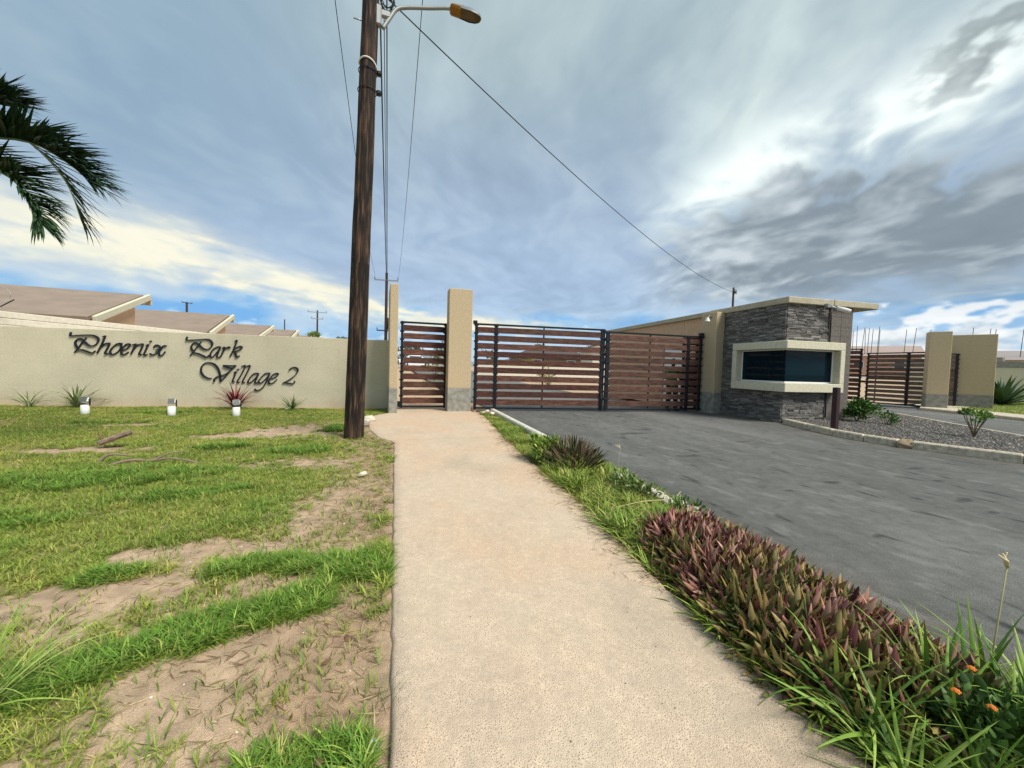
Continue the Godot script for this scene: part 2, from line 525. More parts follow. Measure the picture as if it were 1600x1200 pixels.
# ------------------------------------------------------------------ the lie of the land
const PATH_R := [[3.0, 1.75], [-0.77, 1.60], [-1.2, 1.60], [-1.6, 1.65], [-2.1, 1.70], [-3.08, 1.87], [-4.37, 1.98], [-5.89, 2.12], [-8.0, 2.40], [-10.2, 2.70], [-11.0, 2.6], [-12.0, 2.55]]
const PATH_L := [[3.0, 0.0], [-1.26, 0.05], [-2.45, 0.10], [-4.5, 0.18], [-6.70, 0.27], [-6.85, 0.24], [-7.3, 0.02], [-8.2, -0.14], [-9.1, -0.20], [-10.0, -0.22], [-10.6, 0.05], [-10.85, 0.30], [-12.0, 0.40]]
const KERB_L := [[6.0, 2.1], [-0.4, 2.16], [-1.0, 2.30], [-1.8, 2.44], [-2.6, 2.58], [-3.5, 2.74], [-6.6, 2.93], [-11.04, 3.22], [-14.0, 3.4]]
var hn := noise(61, 0.9, 4)
var hn2 := noise(62, 4.5, 3)
var cov := noise(63, 0.8, 4)

func far_rise(z: float) -> float:
	return 1.15 * smoothstep(-14.0, -60.0, z)

func soil_y(x: float, z: float) -> float:
	var y := -0.045 + hn.get_noise_2d(x, z) * 0.028 + hn2.get_noise_2d(x, z) * 0.006
	var e := table(PATH_L, z) - x
	if e > -0.1 and e < 0.3: y = lerpf(-0.022 + hn2.get_noise_2d(x * 1.5, z * 1.5) * 0.022, y, clampf(e / 0.3, 0, 1))
	return y

func sheet(xs: Array, zs: Array, hf: Callable, cf = null, k := 0.5, uv2 = null) -> ArrayMesh:
	var st := new_st(false)
	for z in zs:
		for x in xs:
			if cf: st.set_color(cf.call(x, z))
			st.set_uv(Vector2(x, z) * k)
			if uv2: st.set_uv2(uv2.call(x, z))
			st.add_vertex(Vector3(x, hf.call(x, z), z))
	var nx := xs.size()
	for j in zs.size() - 1:
		for i in nx - 1:
			var a := j * nx + i
			for t in ([a, a + 1, a + nx, a + 1, a + nx + 1, a + nx] if zs[j] < zs[j + 1] else [a, a + nx, a + 1, a + 1, a + nx, a + nx + 1]):
				st.add_index(t)
	return done(st)

func steps(a: float, b: float, d: float) -> Array:
	var n := maxi(1, int(round(absf(b - a) / d)))
	var out := []
	for i in n + 1: out.append(lerpf(a, b, float(i) / n))
	return out

# a strip between two edges given per z, with skirts
func ribbon(zs: Array, left: Callable, right: Callable, cols: int, hf: Callable, cf, k: float, depth: float, uv2 = null) -> ArrayMesh:
	var st := new_st(false)
	for z in zs:
		var l: float = left.call(z)
		var r: float = right.call(z)
		var row := [[l - 0.004, -depth], [l, -0.014], [l + 0.016, 0.0]]
		for i in range(1, cols): row.append([lerpf(l + 0.016, r - 0.016, float(i) / cols), 0.0])
		row.append_array([[r - 0.016, 0.0], [r, -0.014], [r + 0.004, -depth]])
		for p in row:
			if cf: st.set_color(cf.call(p[0], z))
			st.set_uv(Vector2(p[0] + p[1], z) * k)
			if uv2: st.set_uv2(uv2.call(p[0], z))
			st.add_vertex(Vector3(p[0], hf.call(p[0], z) + p[1], z))
	var nx := cols + 5
	for j in zs.size() - 1:
		for i in nx - 1:
			var a := j * nx + i
			for t in ([a, a + 1, a + nx, a + 1, a + nx + 1, a + nx] if zs[j] < zs[j + 1] else [a, a + nx, a + 1, a + 1, a + nx, a + nx + 1]):
				st.add_index(t)
	return done(st)

# a raised strip along a line of points: kerbs
func kerb_mesh(pts: Array, w: float, h: float) -> ArrayMesh:
	var st := new_st()
	for i in pts.size() - 1:
		var a: Vector3 = pts[i]
		var b: Vector3 = pts[i + 1]
		var d := b - a
		var basis := Basis(Vector3.UP, atan2(-d.z, d.x))
		cbox(st, Vector3.ZERO, Vector3(d.length() - 0.006, h, w), 0.022, Transform3D(basis, (a + b) * 0.5 + Vector3(0, h * 0.5 - 0.06, 0)))
	return done(st)

func fan(pts: Array, y: float) -> ArrayMesh:             # a flat polygon with its skirt
	var st := new_st()
	var poly := PackedVector2Array()
	for p in pts: poly.append(Vector2(p[0], p[1]))
	var idx := Geometry2D.triangulate_polygon(poly)
	for t in range(0, idx.size(), 3):
		var a := poly[idx[t]]
		var b := poly[idx[t + 1]]
		var c := poly[idx[t + 2]]
		if (b - a).cross(c - a) > 0:
			var q := b; b = c; c = q
		tri(st, Vector3(a.x, y, a.y), Vector3(b.x, y, b.y), Vector3(c.x, y, c.y), a * 0.5, b * 0.5, c * 0.5)
	return done(st)

func path_rows() -> Array:                               # rows across the slab, with the two screed joints
	var out := steps(3.0, -11.9, 0.075)
	for j in [-6.93]:
		var w := 0.007 if j < -5.0 else 0.0045
		out.append_array([j + w * 1.3, j + w * 0.9, j - w * 0.9, j - w * 1.3])
	out.sort()
	out.reverse()
	return out

func build_ground() -> void:
	var far_zs := [30.0, 12.0, 6.0, 0.0, -6.0, -11.0, -14.0, -18.0, -22.0, -27.0, -33.0, -40.0, -48.0, -56.0, -70.0, -110.0, -200.0, -420.0]
	var far_xs := [-420.0, -200.0, -100.0, -60.0, -40.0, -30.0, -22.0, -16.0, -12.0, -8.0, -4.0, 0.0, 4.0, 8.0, 12.0, 16.0, 20.0, 24.0, 30.0, 40.0, 60.0, 100.0, 200.0, 420.0]
	struct("ground", sheet(far_xs, far_zs, func(x, z): return -0.16 + far_rise(z), func(x, z): return Color(1, 0.97, 0.92), 0.5), M.soil)
	# sandy soil of the lawn and the verge
	var edge := noise(64, 1.3, 3)
	struct("soil", sheet(steps(-17.0, 3.4, 0.13), steps(3.0, -13.9, 0.13), func(x, z): return soil_y(x, z),
		func(x, z):
			var g := clampf(0.5 + cov.get_noise_2d(x * 1.7 + 9.0, z * 1.7) * 0.9, 0, 1)
			var near := clampf(1.0 - absf(x - table(PATH_L, z) + 0.2) / 0.5, 0, 1) * (1.0 if x < 1.0 else 0.0)
			var c := Color(1, 0.97, 0.94).lerp(Color(0.78, 0.74, 0.66), g * 0.8)
			c = c.lerp(Color(0.62, 0.50, 0.42), near * (0.4 + edge.get_noise_2d(x * 2, z * 2) * 0.5))
			if x > 1.0: c = c.lerp(Color(0.6, 0.5, 0.4), 0.5)
			return c, 0.55), M.soil)
	# the concrete path
	var pn := noise(65, 0.7, 4)
	var pe := noise(66, 3.0, 3)
	var pl := func(z): return table(PATH_L, z) + pe.get_noise_2d(z * 1.0, 3.0) * 0.008 + pe.get_noise_2d(z * 6.0, 9.0) * 0.009
	var pr := func(z): return table(PATH_R, z) + pe.get_noise_2d(z * 1.3, 33.0) * 0.035
	struct("path", ribbon(path_rows(), pl, pr, 22, func(x, z): return pn.get_noise_2d(x * 0.6, z * 0.6) * 0.006 - (0.012 if absf(z + 6.93) < 0.007 else 0.0),
		func(x, z):
			var a := pn.get_noise_2d(x, z)
			var b := pn.get_noise_2d(x * 2.4 + 40.0, z * 1.4)
			var t := 0.95 + a * 0.08 + b * 0.10
			var c := Color(t, t * 0.975, t * 0.95)
			c = c.lerp(Color(0.86, 0.87, 0.84), clampf(b * 1.4 + a * 0.6, 0, 1) * 0.8)
			c = c.lerp(Color(0.98, 0.86, 0.78), clampf(-a * 1.3 + b * 0.4 + smoothstep(-1.5, -7.0, z) * 0.45, 0, 1) * 0.75)
			c = c.lerp(Color(0.70, 0.71, 0.68), clampf(pn.get_noise_2d(x * 1.1 + 9.0, z * 0.8 + 31.0) * 2.2 - 0.5, 0, 1) * 0.55)
			c = c.lerp(Color(0.80, 0.68, 0.56), clampf(1.0 - (table(PATH_R, z) - x) / 0.25, 0, 1) * clampf((-1.8 - z) / 1.0, 0, 1) * (0.5 + pe.get_noise_2d(x * 3, z * 3)))
			return c, 0.62, 0.09), M.path)
	# asphalt before the gates, and the lane behind them
	var uvr := func(x, z): return Vector2((x - 2.5) / 12.0, (z + 12.6) / 12.0)
	var kl := func(z): return table(KERB_L, z)
	struct("road", ribbon(steps(5.0, -12.6, 0.4), kl, func(z): return 23.8 if z < -9.9 else table([[6.0, 17.0], [-3.5, 19.0], [-6.6, 20.2], [-9.9, 21.4]], z), 30,
		func(x, z): return 0.0, null, 0.42, 0.06, uvr), M.asphalt)
	struct("road", ribbon(steps(-12.604, -60.0, 1.5), func(z): return 3.35, func(z): return 10.0, 6, func(x, z): return far_rise(z) + 0.0, null, 0.42, 0.06), M.asphalt_back)
	# kerbs
	var k1 := []
	for z in steps(-5.2, -10.95, 1.15): k1.append(Vector3(table(KERB_L, z) - 0.03, 0.0, z))
	struct("kerb", kerb_mesh(k1, 0.13, 0.14), M.whitekerb)
	struct("kerb", kerb_mesh([Vector3(10.28, 0, -7.42), Vector3(9.86, 0, -6.55), Vector3(9.5, 0, -5.75), Vector3(9.36, 0, -5.1), Vector3(9.38, 0, -4.56)], 0.15, 0.20), M.kerb)
	struct("kerb", kerb_mesh([Vector3(9.38, 0, -4.38), Vector3(9.75, 0, -3.17), Vector3(10.2, 0, -2.0), Vector3(11.0, 0, -0.9), Vector3(11.8, 0, -0.7)], 0.15, 0.21), M.kerb)
	struct("kerb", kerb_mesh([Vector3(11.8, 0, -0.75), Vector3(12.5, 0, -2.6), Vector3(13.6, 0, -4.40), Vector3(15.2, 0, -6.4), Vector3(16.9, 0, -8.35), Vector3(17.4, 0, -9.4)], 0.12, 0.16), M.kerb)
	struct("kerb", kerb_mesh([Vector3(16.5, 0, 6.0), Vector3(19.0, 0, -3.5), Vector3(20.2, 0, -6.6), Vector3(21.4, 0, -9.75), Vector3(22.0, 0, -10.0)], 0.16, 0.17), M.kerb)
	struct("median", fan([[10.33, -7.38], [9.92, -6.52], [9.56, -5.72], [9.43, -5.1], [9.45, -4.4], [9.8, -3.15], [10.25, -2.0], [11.05, -0.95], [11.75, -0.78], [12.45, -2.6], [13.54, -4.42], [15.14, -6.42], [16.84, -8.37], [17.3, -9.4], [10.6, -9.4]], 0.09), mat(S(84, 80, 74), 0.95))
	# the pavement, the verge and the lawn beyond the second road
	struct("pavement", fan([[22.2, -10.0], [21.52, -9.8], [20.32, -6.6], [19.1, -3.5], [16.6, 6.0], [18.0, 6.2], [20.6, -3.5], [21.9, -6.5], [23.0, -9.2], [26.4, -10.2], [26.0, -11.6], [23.5, -11.0]], 0.10), M.kerb)
	struct("soil", fan([[23.02, -9.2], [21.92, -6.5], [20.62, -3.5], [18.02, 6.2], [45, 6], [45, -13.8], [25.9, -13.8], [26.42, -10.2]], 0.06), mat(S(120, 118, 62), 0.95))

# ------------------------------------------------------------------ slatted gates
func bar(p: Vector3, s: Vector3, ch := 0.006) -> ArrayMesh:
	return box_mesh(s, ch, p)

# posts: [x, width]; slats run between neighbouring wide posts; thin posts stand behind them
func gate(called: String, label: String, a: Vector3, b: Vector3, top: float, posts: Array, thin: Array, slat_mats: Array, rows: int, seed_: int) -> Node3D:
	var d := b - a
	var len := Vector2(d.x, d.z).length()
	var t := thing(called, label, "gate", a, atan2(-d.z, d.x), "slatted wooden gates on black steel frames")
	var r := RandomNumberGenerator.new()
	r.seed = seed_
	part("top_rail", bar(Vector3(len * 0.5, top - 0.03, 0), Vector3(len, 0.055, 0.05)), M.black, t)
	part("bottom_rail", bar(Vector3(len * 0.5, 0.085, 0), Vector3(len, 0.05, 0.05)), M.black, t)
	var pitch := (top - 0.06 - 0.16) / rows
	for p in posts:
		var st := new_st()
		cbox(st, Vector3(p[0], (top + 0.04) * 0.5, 0), Vector3(p[1], top - 0.04, 0.062), 0.006)
		for k in rows:                                        # the clips that hold the slat ends
			cbox(st, Vector3(p[0], top - 0.055 - k * pitch, 0.012), Vector3(p[1] + 0.05, 0.05, 0.07), 0.004)
		part("frame_post", done(st), M.black, t)
	for x in thin:
		part("brace", bar(Vector3(x, top * 0.5, -0.022), Vector3(0.045, top - 0.12, 0.03)), M.black, t)
	for i in posts.size() - 1:
		var x0: float = posts[i][0] + posts[i][1] * 0.5 + 0.002
		var x1: float = posts[i + 1][0] - posts[i + 1][1] * 0.5 - 0.002
		for k in rows:
			var y := top - 0.075 - pitch * 0.5 - k * pitch
			var hh := pitch * (0.72 + r.randf_range(-0.015, 0.015))
			var m := box_mesh(Vector3(x1 - x0, hh, 0.022), 0.003, Vector3.ZERO, Vector2(r.randf() * 7.0, r.randf() * 5.0))
			part("slat", m, slat_mats[r.randi() % slat_mats.size()], t, Transform3D(Basis(Vector3.BACK, r.randf_range(-0.002, 0.002)).rotated(Vector3.RIGHT, r.randf_range(-0.03, 0.03)), Vector3((x0 + x1) * 0.5, y + r.randf_range(-0.004, 0.004), r.randf_range(-0.002, 0.004))))
	return t

func build_gates() -> void:
	var g := gate("pedestrian_gate", "narrow brown slatted gate between two tall pillars at the end of the path", Vector3(0.60, 0, -11.66), Vector3(1.93, 0, -11.60), 2.54, [[0.045, 0.07], [1.29, 0.08]], [], M.slats, 10, 1)
	part("hinge", bar(Vector3(-0.03, 2.62, 0.0), Vector3(0.16, 0.12, 0.06)), M.black, g, Transform3D(Basis(Vector3.BACK, -0.5), Vector3(0, 0, 0)))
	part("hinge", bar(Vector3(-0.04, 0.16, 0.03), Vector3(0.1, 0.16, 0.06)), M.black, g)
	part("handle", bar(Vector3(1.26, 1.15, 0.06), Vector3(0.03, 0.2, 0.03)), M.black, g)
	g = gate("driveway_gate", "wide dark brown slatted gate panel beside the middle pillar", Vector3(2.66, 0, -11.15), Vector3(6.62, 0, -10.55), 2.56, [[0.035, 0.08], [0.62, 0.09], [3.95, 0.13]], [2.07], M.slats, 10, 2)
	part("hinge", bar(Vector3(0.0, 2.58, 0.0), Vector3(0.12, 0.1, 0.09)), M.black, g)
	part("drop_bolt", tube_mesh([Vector3(3.93, 0.02, 0.07), Vector3(3.93, 0.6, 0.07)], 0.012), M.black, g)
	g = gate("driveway_gate", "paler reddish slatted gate panel ending at the pillar of the guardhouse", Vector3(6.655, 0, -10.5), Vector3(10.24, 0, -10.22), 2.50, [[0.05, 0.12], [2.96, 0.10], [3.44, 0.09]], [1.55], M.slats_worn, 10, 3)
	part("hinge", bar(Vector3(3.42, 2.55, 0.03), Vector3(0.16, 0.1, 0.1)), M.black, g)
	# the narrow closing leaf behind its last bay
	gate("side_gate", "narrow dark slatted side gate standing behind the last bay of the reddish gate", Vector3(9.62, 0, -10.52), Vector3(10.24, 0, -10.47), 2.46, [[0.03, 0.06], [0.56, 0.07]], [], M.slats, 11, 4)
	gate("driveway_gate", "greyish slatted gate across the second road beyond the guardhouse", Vector3(22.72, 0, -12.5), Vector3(22.98, 0, -10.35), 2.50, [[0.03, 0.06], [1.50, 0.09], [2.14, 0.09]], [0.35], M.slats_grey, 11, 5)
	gate("driveway_gate", "pinkish worn slatted gate panel close behind the dark tiled guardhouse end", Vector3(22.2, 0, -13.3), Vector3(22.52, 0, -12.62), 2.70, [[0.02, 0.05], [0.72, 0.08]], [], M.slats_worn, 11, 6)
	gate("side_gate", "narrow slatted side gate between the far pillar and the tan wall", Vector3(24.6, 0, -10.72), Vector3(25.0, 0, -10.25), 2.50, [[0.02, 0.05], [0.58, 0.09]], [], M.slats_grey, 11, 7)

func pillar(label: String, c: Vector3, s: Vector3, turn := 0.0, base_h := 0.66) -> Node3D:
	var t := thing("gate_pillar", label, "pillar", c, turn, "tan rendered gate pillars with grey concrete feet")
	part("shaft", box_mesh(Vector3(s.x, s.y - base_h, s.z), 0.012, Vector3(0, (s.y + base_h) * 0.5, 0)), M.pillar, t)
	part("foot", box_mesh(Vector3(s.x + 0.012, base_h + 0.1, s.z + 0.012), 0.014, Vector3(0, (base_h - 0.1) * 0.5, 0)), M.concrete, t)
	return t

func build_walls() -> void:
	# the wall with the name: along a line that falls back a little to the west
	var ang := atan2(-0.1566, 1.0)
	var org := Vector3(0, 0, -12.247)
	var w := thing("boundary_wall", "cream rendered wall carrying the dark name lettering", "wall", org, ang)
	part("wall", box_mesh(Vector3(14.4, 2.15, 0.19), 0.01, Vector3(-6.85, 0.925, -0.106)), M.wall, w)
	var wn := noise(101, 1.1, 4)
	var wst := new_st(false)
	var wxs := steps(-14.04, 0.34, 0.09)
	var wys := steps(-0.12, 1.992, 0.06)
	for y in wys:
		for x in wxs:
			var dirt := clampf(0.32 - y + wn.get_noise_2d(x * 2.0, 0.0) * 0.22, 0, 0.4) * 1.6
			var run := clampf(wn.get_noise_2d(x * 5.0, y * 0.25 + 40.0) * 1.3 - 0.12, 0, 1) * smoothstep(0.7, 2.0, y) * 0.55
			var c := Color(0.95, 0.95, 0.95).lerp(Color(0.80, 0.70, 0.60), clampf(dirt, 0, 1)).lerp(Color(0.74, 0.74, 0.70), run)
			c = c * (1.0 + wn.get_noise_2d(x * 0.7, y * 0.9 + 9.0) * 0.10)
			wst.set_color(c)
			wst.add_vertex(Vector3(x, y, 0.0 + wn.get_noise_2d(x * 3.0, y * 3.0) * 0.002))
	for j in wys.size() - 1:
		for i in wxs.size() - 1:
			var q := j * wxs.size() + i
			for e in [q, q + wxs.size(), q + 1, q + 1, q + wxs.size(), q + wxs.size() + 1]: wst.add_index(e)
	var wm: StandardMaterial3D = M.wall.duplicate()
	wm.vertex_color_use_as_albedo = true
	part("render_coat", done(wst), wm, w)
	# lettering: broad-nib strokes cut from dark sheet, each letter fixed on its own
	var sign := thing("sign_lettering", "dark cut-out script letters reading Phoenix Park Village 2", "lettering", org, ang)
	var nib := Vector2(cos(deg_to_rad(32.0)), sin(deg_to_rad(32.0)))
	for L in LETTERS:
		var st := new_st(false)
		var dots := new_st(false)
		var dotted := false
		var lift := 0.0
		var main := st
		for s in L[1].split("/"):
			var pts := []
			for p in s.split(" "):
				var xy: PackedStringArray = p.split(",")
				pts.append(Vector2(float(xy[0]), float(xy[1])))
			var dot: bool = pts.size() == 2 and pts[0].distance_to(pts[1]) < 0.04
			st = dots if dot else main
			dotted = dotted or dot
			var c := cat_rom(pts, 5)
			var hw := []
			for i in c.size():
				var d: Vector2 = (c[mini(i + 1, c.size() - 1)] - c[maxi(i - 1, 0)]).normalized()
				var th := maxf(0.0095, 0.0245 * absf(d.cross(nib)))
				if dot: th = 0.027
				elif i == 0 or i == c.size() - 1: th *= 0.65
				hw.append([d, th])
			var z1 := 0.045 + lift
			lift += 0.003
			for i in c.size() - 1:
				var n0: Vector2 = hw[i][0].orthogonal() * hw[i][1]
				var n1: Vector2 = hw[i + 1][0].orthogonal() * hw[i + 1][1]
				var q := [c[i] + n0, c[i] - n0, c[i + 1] - n1, c[i + 1] + n1]
				if (q[1] - q[0]).cross(q[2] - q[0]) < 0: q.reverse()
				var f := func(v: Vector2, z: float) -> Vector3: return Vector3(v.x, v.y, z)
				st.set_smooth_group(4294967295)
				quad(st, f.call(q[0], z1), f.call(q[1], z1), f.call(q[2], z1), f.call(q[3], z1))
				for e in [[c[i] + n0, c[i + 1] + n1], [c[i + 1] - n1, c[i] - n0]]:
					quad(st, f.call(e[0], z1), f.call(e[1], z1), f.call(e[1], 0.012), f.call(e[0], 0.012))
			for e in [0, c.size() - 1]:
				var n2: Vector2 = hw[e][0].orthogonal() * hw[e][1]
				quad(st, Vector3(c[e].x + n2.x, c[e].y + n2.y, z1), Vector3(c[e].x - n2.x, c[e].y - n2.y, z1), Vector3(c[e].x - n2.x, c[e].y - n2.y, 0.012), Vector3(c[e].x + n2.x, c[e].y + n2.y, 0.012))
		var lp := part("letter", done(main), M.letter, sign)
		if dotted: part("dot", done(dots), M.letter, lp)
	# pillars
	pillar("thin tan pillar at the end of the cream name wall", Vector3(0.385, 0, -11.5), Vector3(0.21, 3.40, 1.46))
	pillar("broad tan pillar between the narrow gate and the wide gate", Vector3(2.21, 0, -11.24), Vector3(0.66, 3.47, 0.5), -0.04)
	var gp := pillar("tan pillar joined to the guardhouse where the wide gate ends", Vector3(10.48, 0, -10.06), Vector3(0.55, 3.26, 0.62))
	var lamp := thing("wall_lamp", "small white lamp hanging near the top of the guardhouse pillar", "lamp", Vector3(10.20, 3.02, -9.95), PI / 2)
	part("bracket", tube_mesh([Vector3(0, 0.05, 0), Vector3(0, 0.12, -0.1), Vector3(0, 0.06, -0.16)], 0.018), M.steel, lamp)
	var cone := CylinderMesh.new()
	cone.top_radius = 0.03; cone.bottom_radius = 0.085; cone.height = 0.13; cone.radial_segments = 16
	part("shade", cone, M.whiteplastic, lamp, Transform3D(Basis.IDENTITY, Vector3(0, 0.0, -0.17)))
	pillar("tan pillar holding the greyish gate of the second road", Vector3(22.72, 0, -9.97), Vector3(0.62, 3.32, 0.66), 0.62)
	var pw := thing("gate_wall", "tall tan wall panel with a grey foot beside the agave", "wall", Vector3(25.32, 0, -9.98), atan2(-0.77, 0.38))
	part("panel", box_mesh(Vector3(1.35, 2.7, 0.22), 0.012, Vector3(0.05, 2.0, -0.1)), M.pillar, pw)
	part("foot", box_mesh(Vector3(1.36, 0.76, 0.232), 0.012, Vector3(0.05, 0.27, -0.1)), M.concrete, pw)
	var fw := thing("boundary_wall", "low cream wall with a grey top course behind the agave", "wall", Vector3(36.0, 0, -15.2), atan2(-1.31, 0.76))
	part("wall", box_mesh(Vector3(9.0, 2.2, 0.2), 0.01, Vector3(2.5, 1.05, 0)), M.wall, fw)
	part("coping", box_mesh(Vector3(9.02, 0.40, 0.24), 0.01, Vector3(2.5, 2.352, 0)), M.concrete, fw)
	# the white block wall that runs back beside the houses
	var a := Vector3(-12.2, 0, -11.7)
	var b := Vector3(-7.2, 0, -24.3)
	var d := b - a
	var bw := thing("block_wall", "whitewashed block wall rising behind the name wall", "wall", a, atan2(-d.z, d.x))
	var r := RandomNumberGenerator.new()
	r.seed = 5
	for k in 13:
		part("block_course", box_mesh(Vector3(d.length(), 0.192, 0.18 + r.randf_range(-0.012, 0.012)), 0.014, Vector3(d.length() * 0.5, 0.1 + k * 0.2 - 0.06, 0)), M.whitewall, bw)
	var cw := thing("razor_wire", "loose coil of wire on a bent iron arm above the whitewashed wall", "wire", Vector3(-10.62, 2.62, -15.5))
	for q in [[Vector3(-0.25, 0.28, 0), 0.30, 0.2], [Vector3(0.1, 0.33, 0.1), 0.34, -0.3]]:
		var ring := []
		for i in 25:
			var an := TAU * i / 24.0
			ring.append(q[0] + Vector3(cos(an) * q[1], sin(an) * q[1] * 0.95, sin(an + 1.0) * q[2]))
		part("coil", tube_mesh(ring, 0.008, -1, 5), M.steel, cw)
	part("arm", tube_mesh([Vector3(-0.08, 0.42, 0.0), Vector3(0.12, 0.1, 0), Vector3(0.33, 0.02, 0), Vector3(0.62, 0.24, 0)], 0.016, -1, 6), M.black, cw)

const LETTERS := [
	["P", "-7.66,1.90 -7.68,1.81 -7.62,1.81 -7.44,1.83 -7.23,1.84 -7.13,1.82 -7.06,1.76 -7.06,1.68 -7.11,1.60 -7.19,1.56 -7.27,1.57 -7.35,1.64 -7.41,1.71 -7.47,1.74 -7.53,1.71 -7.57,1.64 -7.56,1.56 -7.51,1.48/-7.32,1.77 -7.40,1.66 -7.51,1.48 -7.60,1.36/-7.52,1.44 -7.43,1.45 -7.32,1.41 -7.21,1.37 -7.17,1.38 -7.13,1.43"],
	["h", "-6.96,1.80 -6.89,1.84/-6.89,1.84 -6.99,1.58 -7.09,1.36/-7.04,1.47 -6.94,1.60 -6.86,1.64 -6.81,1.63 -6.84,1.53 -6.90,1.40 -6.89,1.36 -6.83,1.38"],
	["o", "-6.54,1.60 -6.56,1.63 -6.64,1.62 -6.73,1.54 -6.79,1.43 -6.77,1.35 -6.70,1.36 -6.60,1.44 -6.54,1.54 -6.54,1.62/-6.66,1.62 -6.58,1.65 -6.51,1.64"],
	["e", "-6.51,1.48 -6.42,1.51 -6.34,1.59 -6.36,1.64 -6.42,1.63 -6.50,1.53 -6.54,1.42 -6.51,1.35 -6.43,1.38 -6.37,1.43"],
	["n", "-6.29,1.61 -6.21,1.64 -6.24,1.55 -6.32,1.36/-6.28,1.45 -6.17,1.61 -6.07,1.65 -6.04,1.63 -6.07,1.52 -6.12,1.40 -6.11,1.36 -6.06,1.38"],
	["i", "-5.97,1.60 -5.91,1.64 -5.96,1.51 -6.01,1.39 -5.99,1.35 -5.93,1.38/-5.86,1.74 -5.85,1.72"],
	["x", "-5.79,1.55 -5.74,1.63 -5.67,1.62 -5.63,1.56 -5.66,1.43 -5.64,1.35 -5.57,1.38 -5.51,1.47/-5.48,1.62 -5.55,1.62 -5.63,1.52 -5.73,1.41 -5.81,1.37 -5.88,1.40/-5.75,1.50 -5.58,1.54"],
	["P", "-4.98,1.89 -5.00,1.80 -4.92,1.80 -4.71,1.82 -4.51,1.84 -4.43,1.81 -4.38,1.75 -4.38,1.67 -4.44,1.59 -4.52,1.56 -4.61,1.59 -4.69,1.67 -4.77,1.73 -4.83,1.72 -4.88,1.64 -4.88,1.56 -4.83,1.50/-4.64,1.77 -4.72,1.65 -4.83,1.49 -4.92,1.36/-4.83,1.46 -4.73,1.44 -4.61,1.39 -4.52,1.34 -4.47,1.38 -4.45,1.41"],
	["a", "-4.16,1.63 -4.25,1.64 -4.36,1.55 -4.42,1.43 -4.41,1.35 -4.35,1.37 -4.26,1.49 -4.17,1.61/-4.17,1.63 -4.23,1.47 -4.26,1.37 -4.22,1.35 -4.16,1.39"],
	["r", "-4.13,1.60 -4.07,1.64 -4.11,1.50 -4.17,1.36/-4.13,1.48 -4.04,1.60 -3.97,1.65 -3.94,1.61"],
	["k", "-3.82,1.80 -3.76,1.83 -3.84,1.59 -3.94,1.36/-3.85,1.58 -3.73,1.66 -3.65,1.67 -3.65,1.61 -3.75,1.55 -3.82,1.53 -3.79,1.45 -3.76,1.37 -3.69,1.42"],
	["V", "-4.39,0.77 -4.48,0.77 -4.59,0.83 -4.65,0.95 -4.63,1.09 -4.55,1.18 -4.45,1.20 -4.33,1.16 -4.24,1.05 -4.19,0.90 -4.17,0.67/-4.18,0.67 -4.02,0.86 -3.90,1.02 -3.78,1.14/-3.78,1.14 -3.94,1.13 -4.10,1.13 -4.00,1.08 -3.89,1.05/-4.33,0.67 -4.32,0.75 -4.24,0.82 -4.06,0.88 -3.94,0.97"],
	["i", "-3.84,0.93 -3.79,0.96 -3.83,0.82 -3.87,0.70 -3.82,0.68/-3.74,1.04 -3.73,1.02"],
	["l", "-3.65,1.11 -3.55,1.14 -3.63,0.93 -3.75,0.69 -3.69,0.68"],
	["l", "-3.52,1.12 -3.43,1.14 -3.51,0.93 -3.62,0.69 -3.56,0.68"],
	["a", "-3.20,0.93 -3.31,0.93 -3.41,0.83 -3.48,0.70 -3.45,0.66 -3.37,0.71 -3.26,0.84 -3.21,0.93/-3.21,0.93 -3.26,0.79 -3.30,0.69 -3.26,0.66 -3.20,0.70"],
	["g", "-2.91,0.94 -3.03,0.94 -3.14,0.82 -3.21,0.71 -3.18,0.66 -3.10,0.70 -2.98,0.84 -2.92,0.93/-2.92,0.93 -3.00,0.73 -3.09,0.55 -3.21,0.46 -3.30,0.47 -3.29,0.50"],
	["e", "-2.91,0.79 -2.79,0.83 -2.71,0.91 -2.74,0.95 -2.83,0.91 -2.93,0.78 -2.95,0.69 -2.90,0.65 -2.80,0.70 -2.73,0.78"],
	["2", "-2.42,1.02 -2.38,1.09 -2.29,1.13 -2.20,1.09 -2.20,0.99 -2.31,0.85 -2.48,0.73 -2.58,0.67 -2.49,0.68 -2.31,0.66 -2.27,0.74"],
]

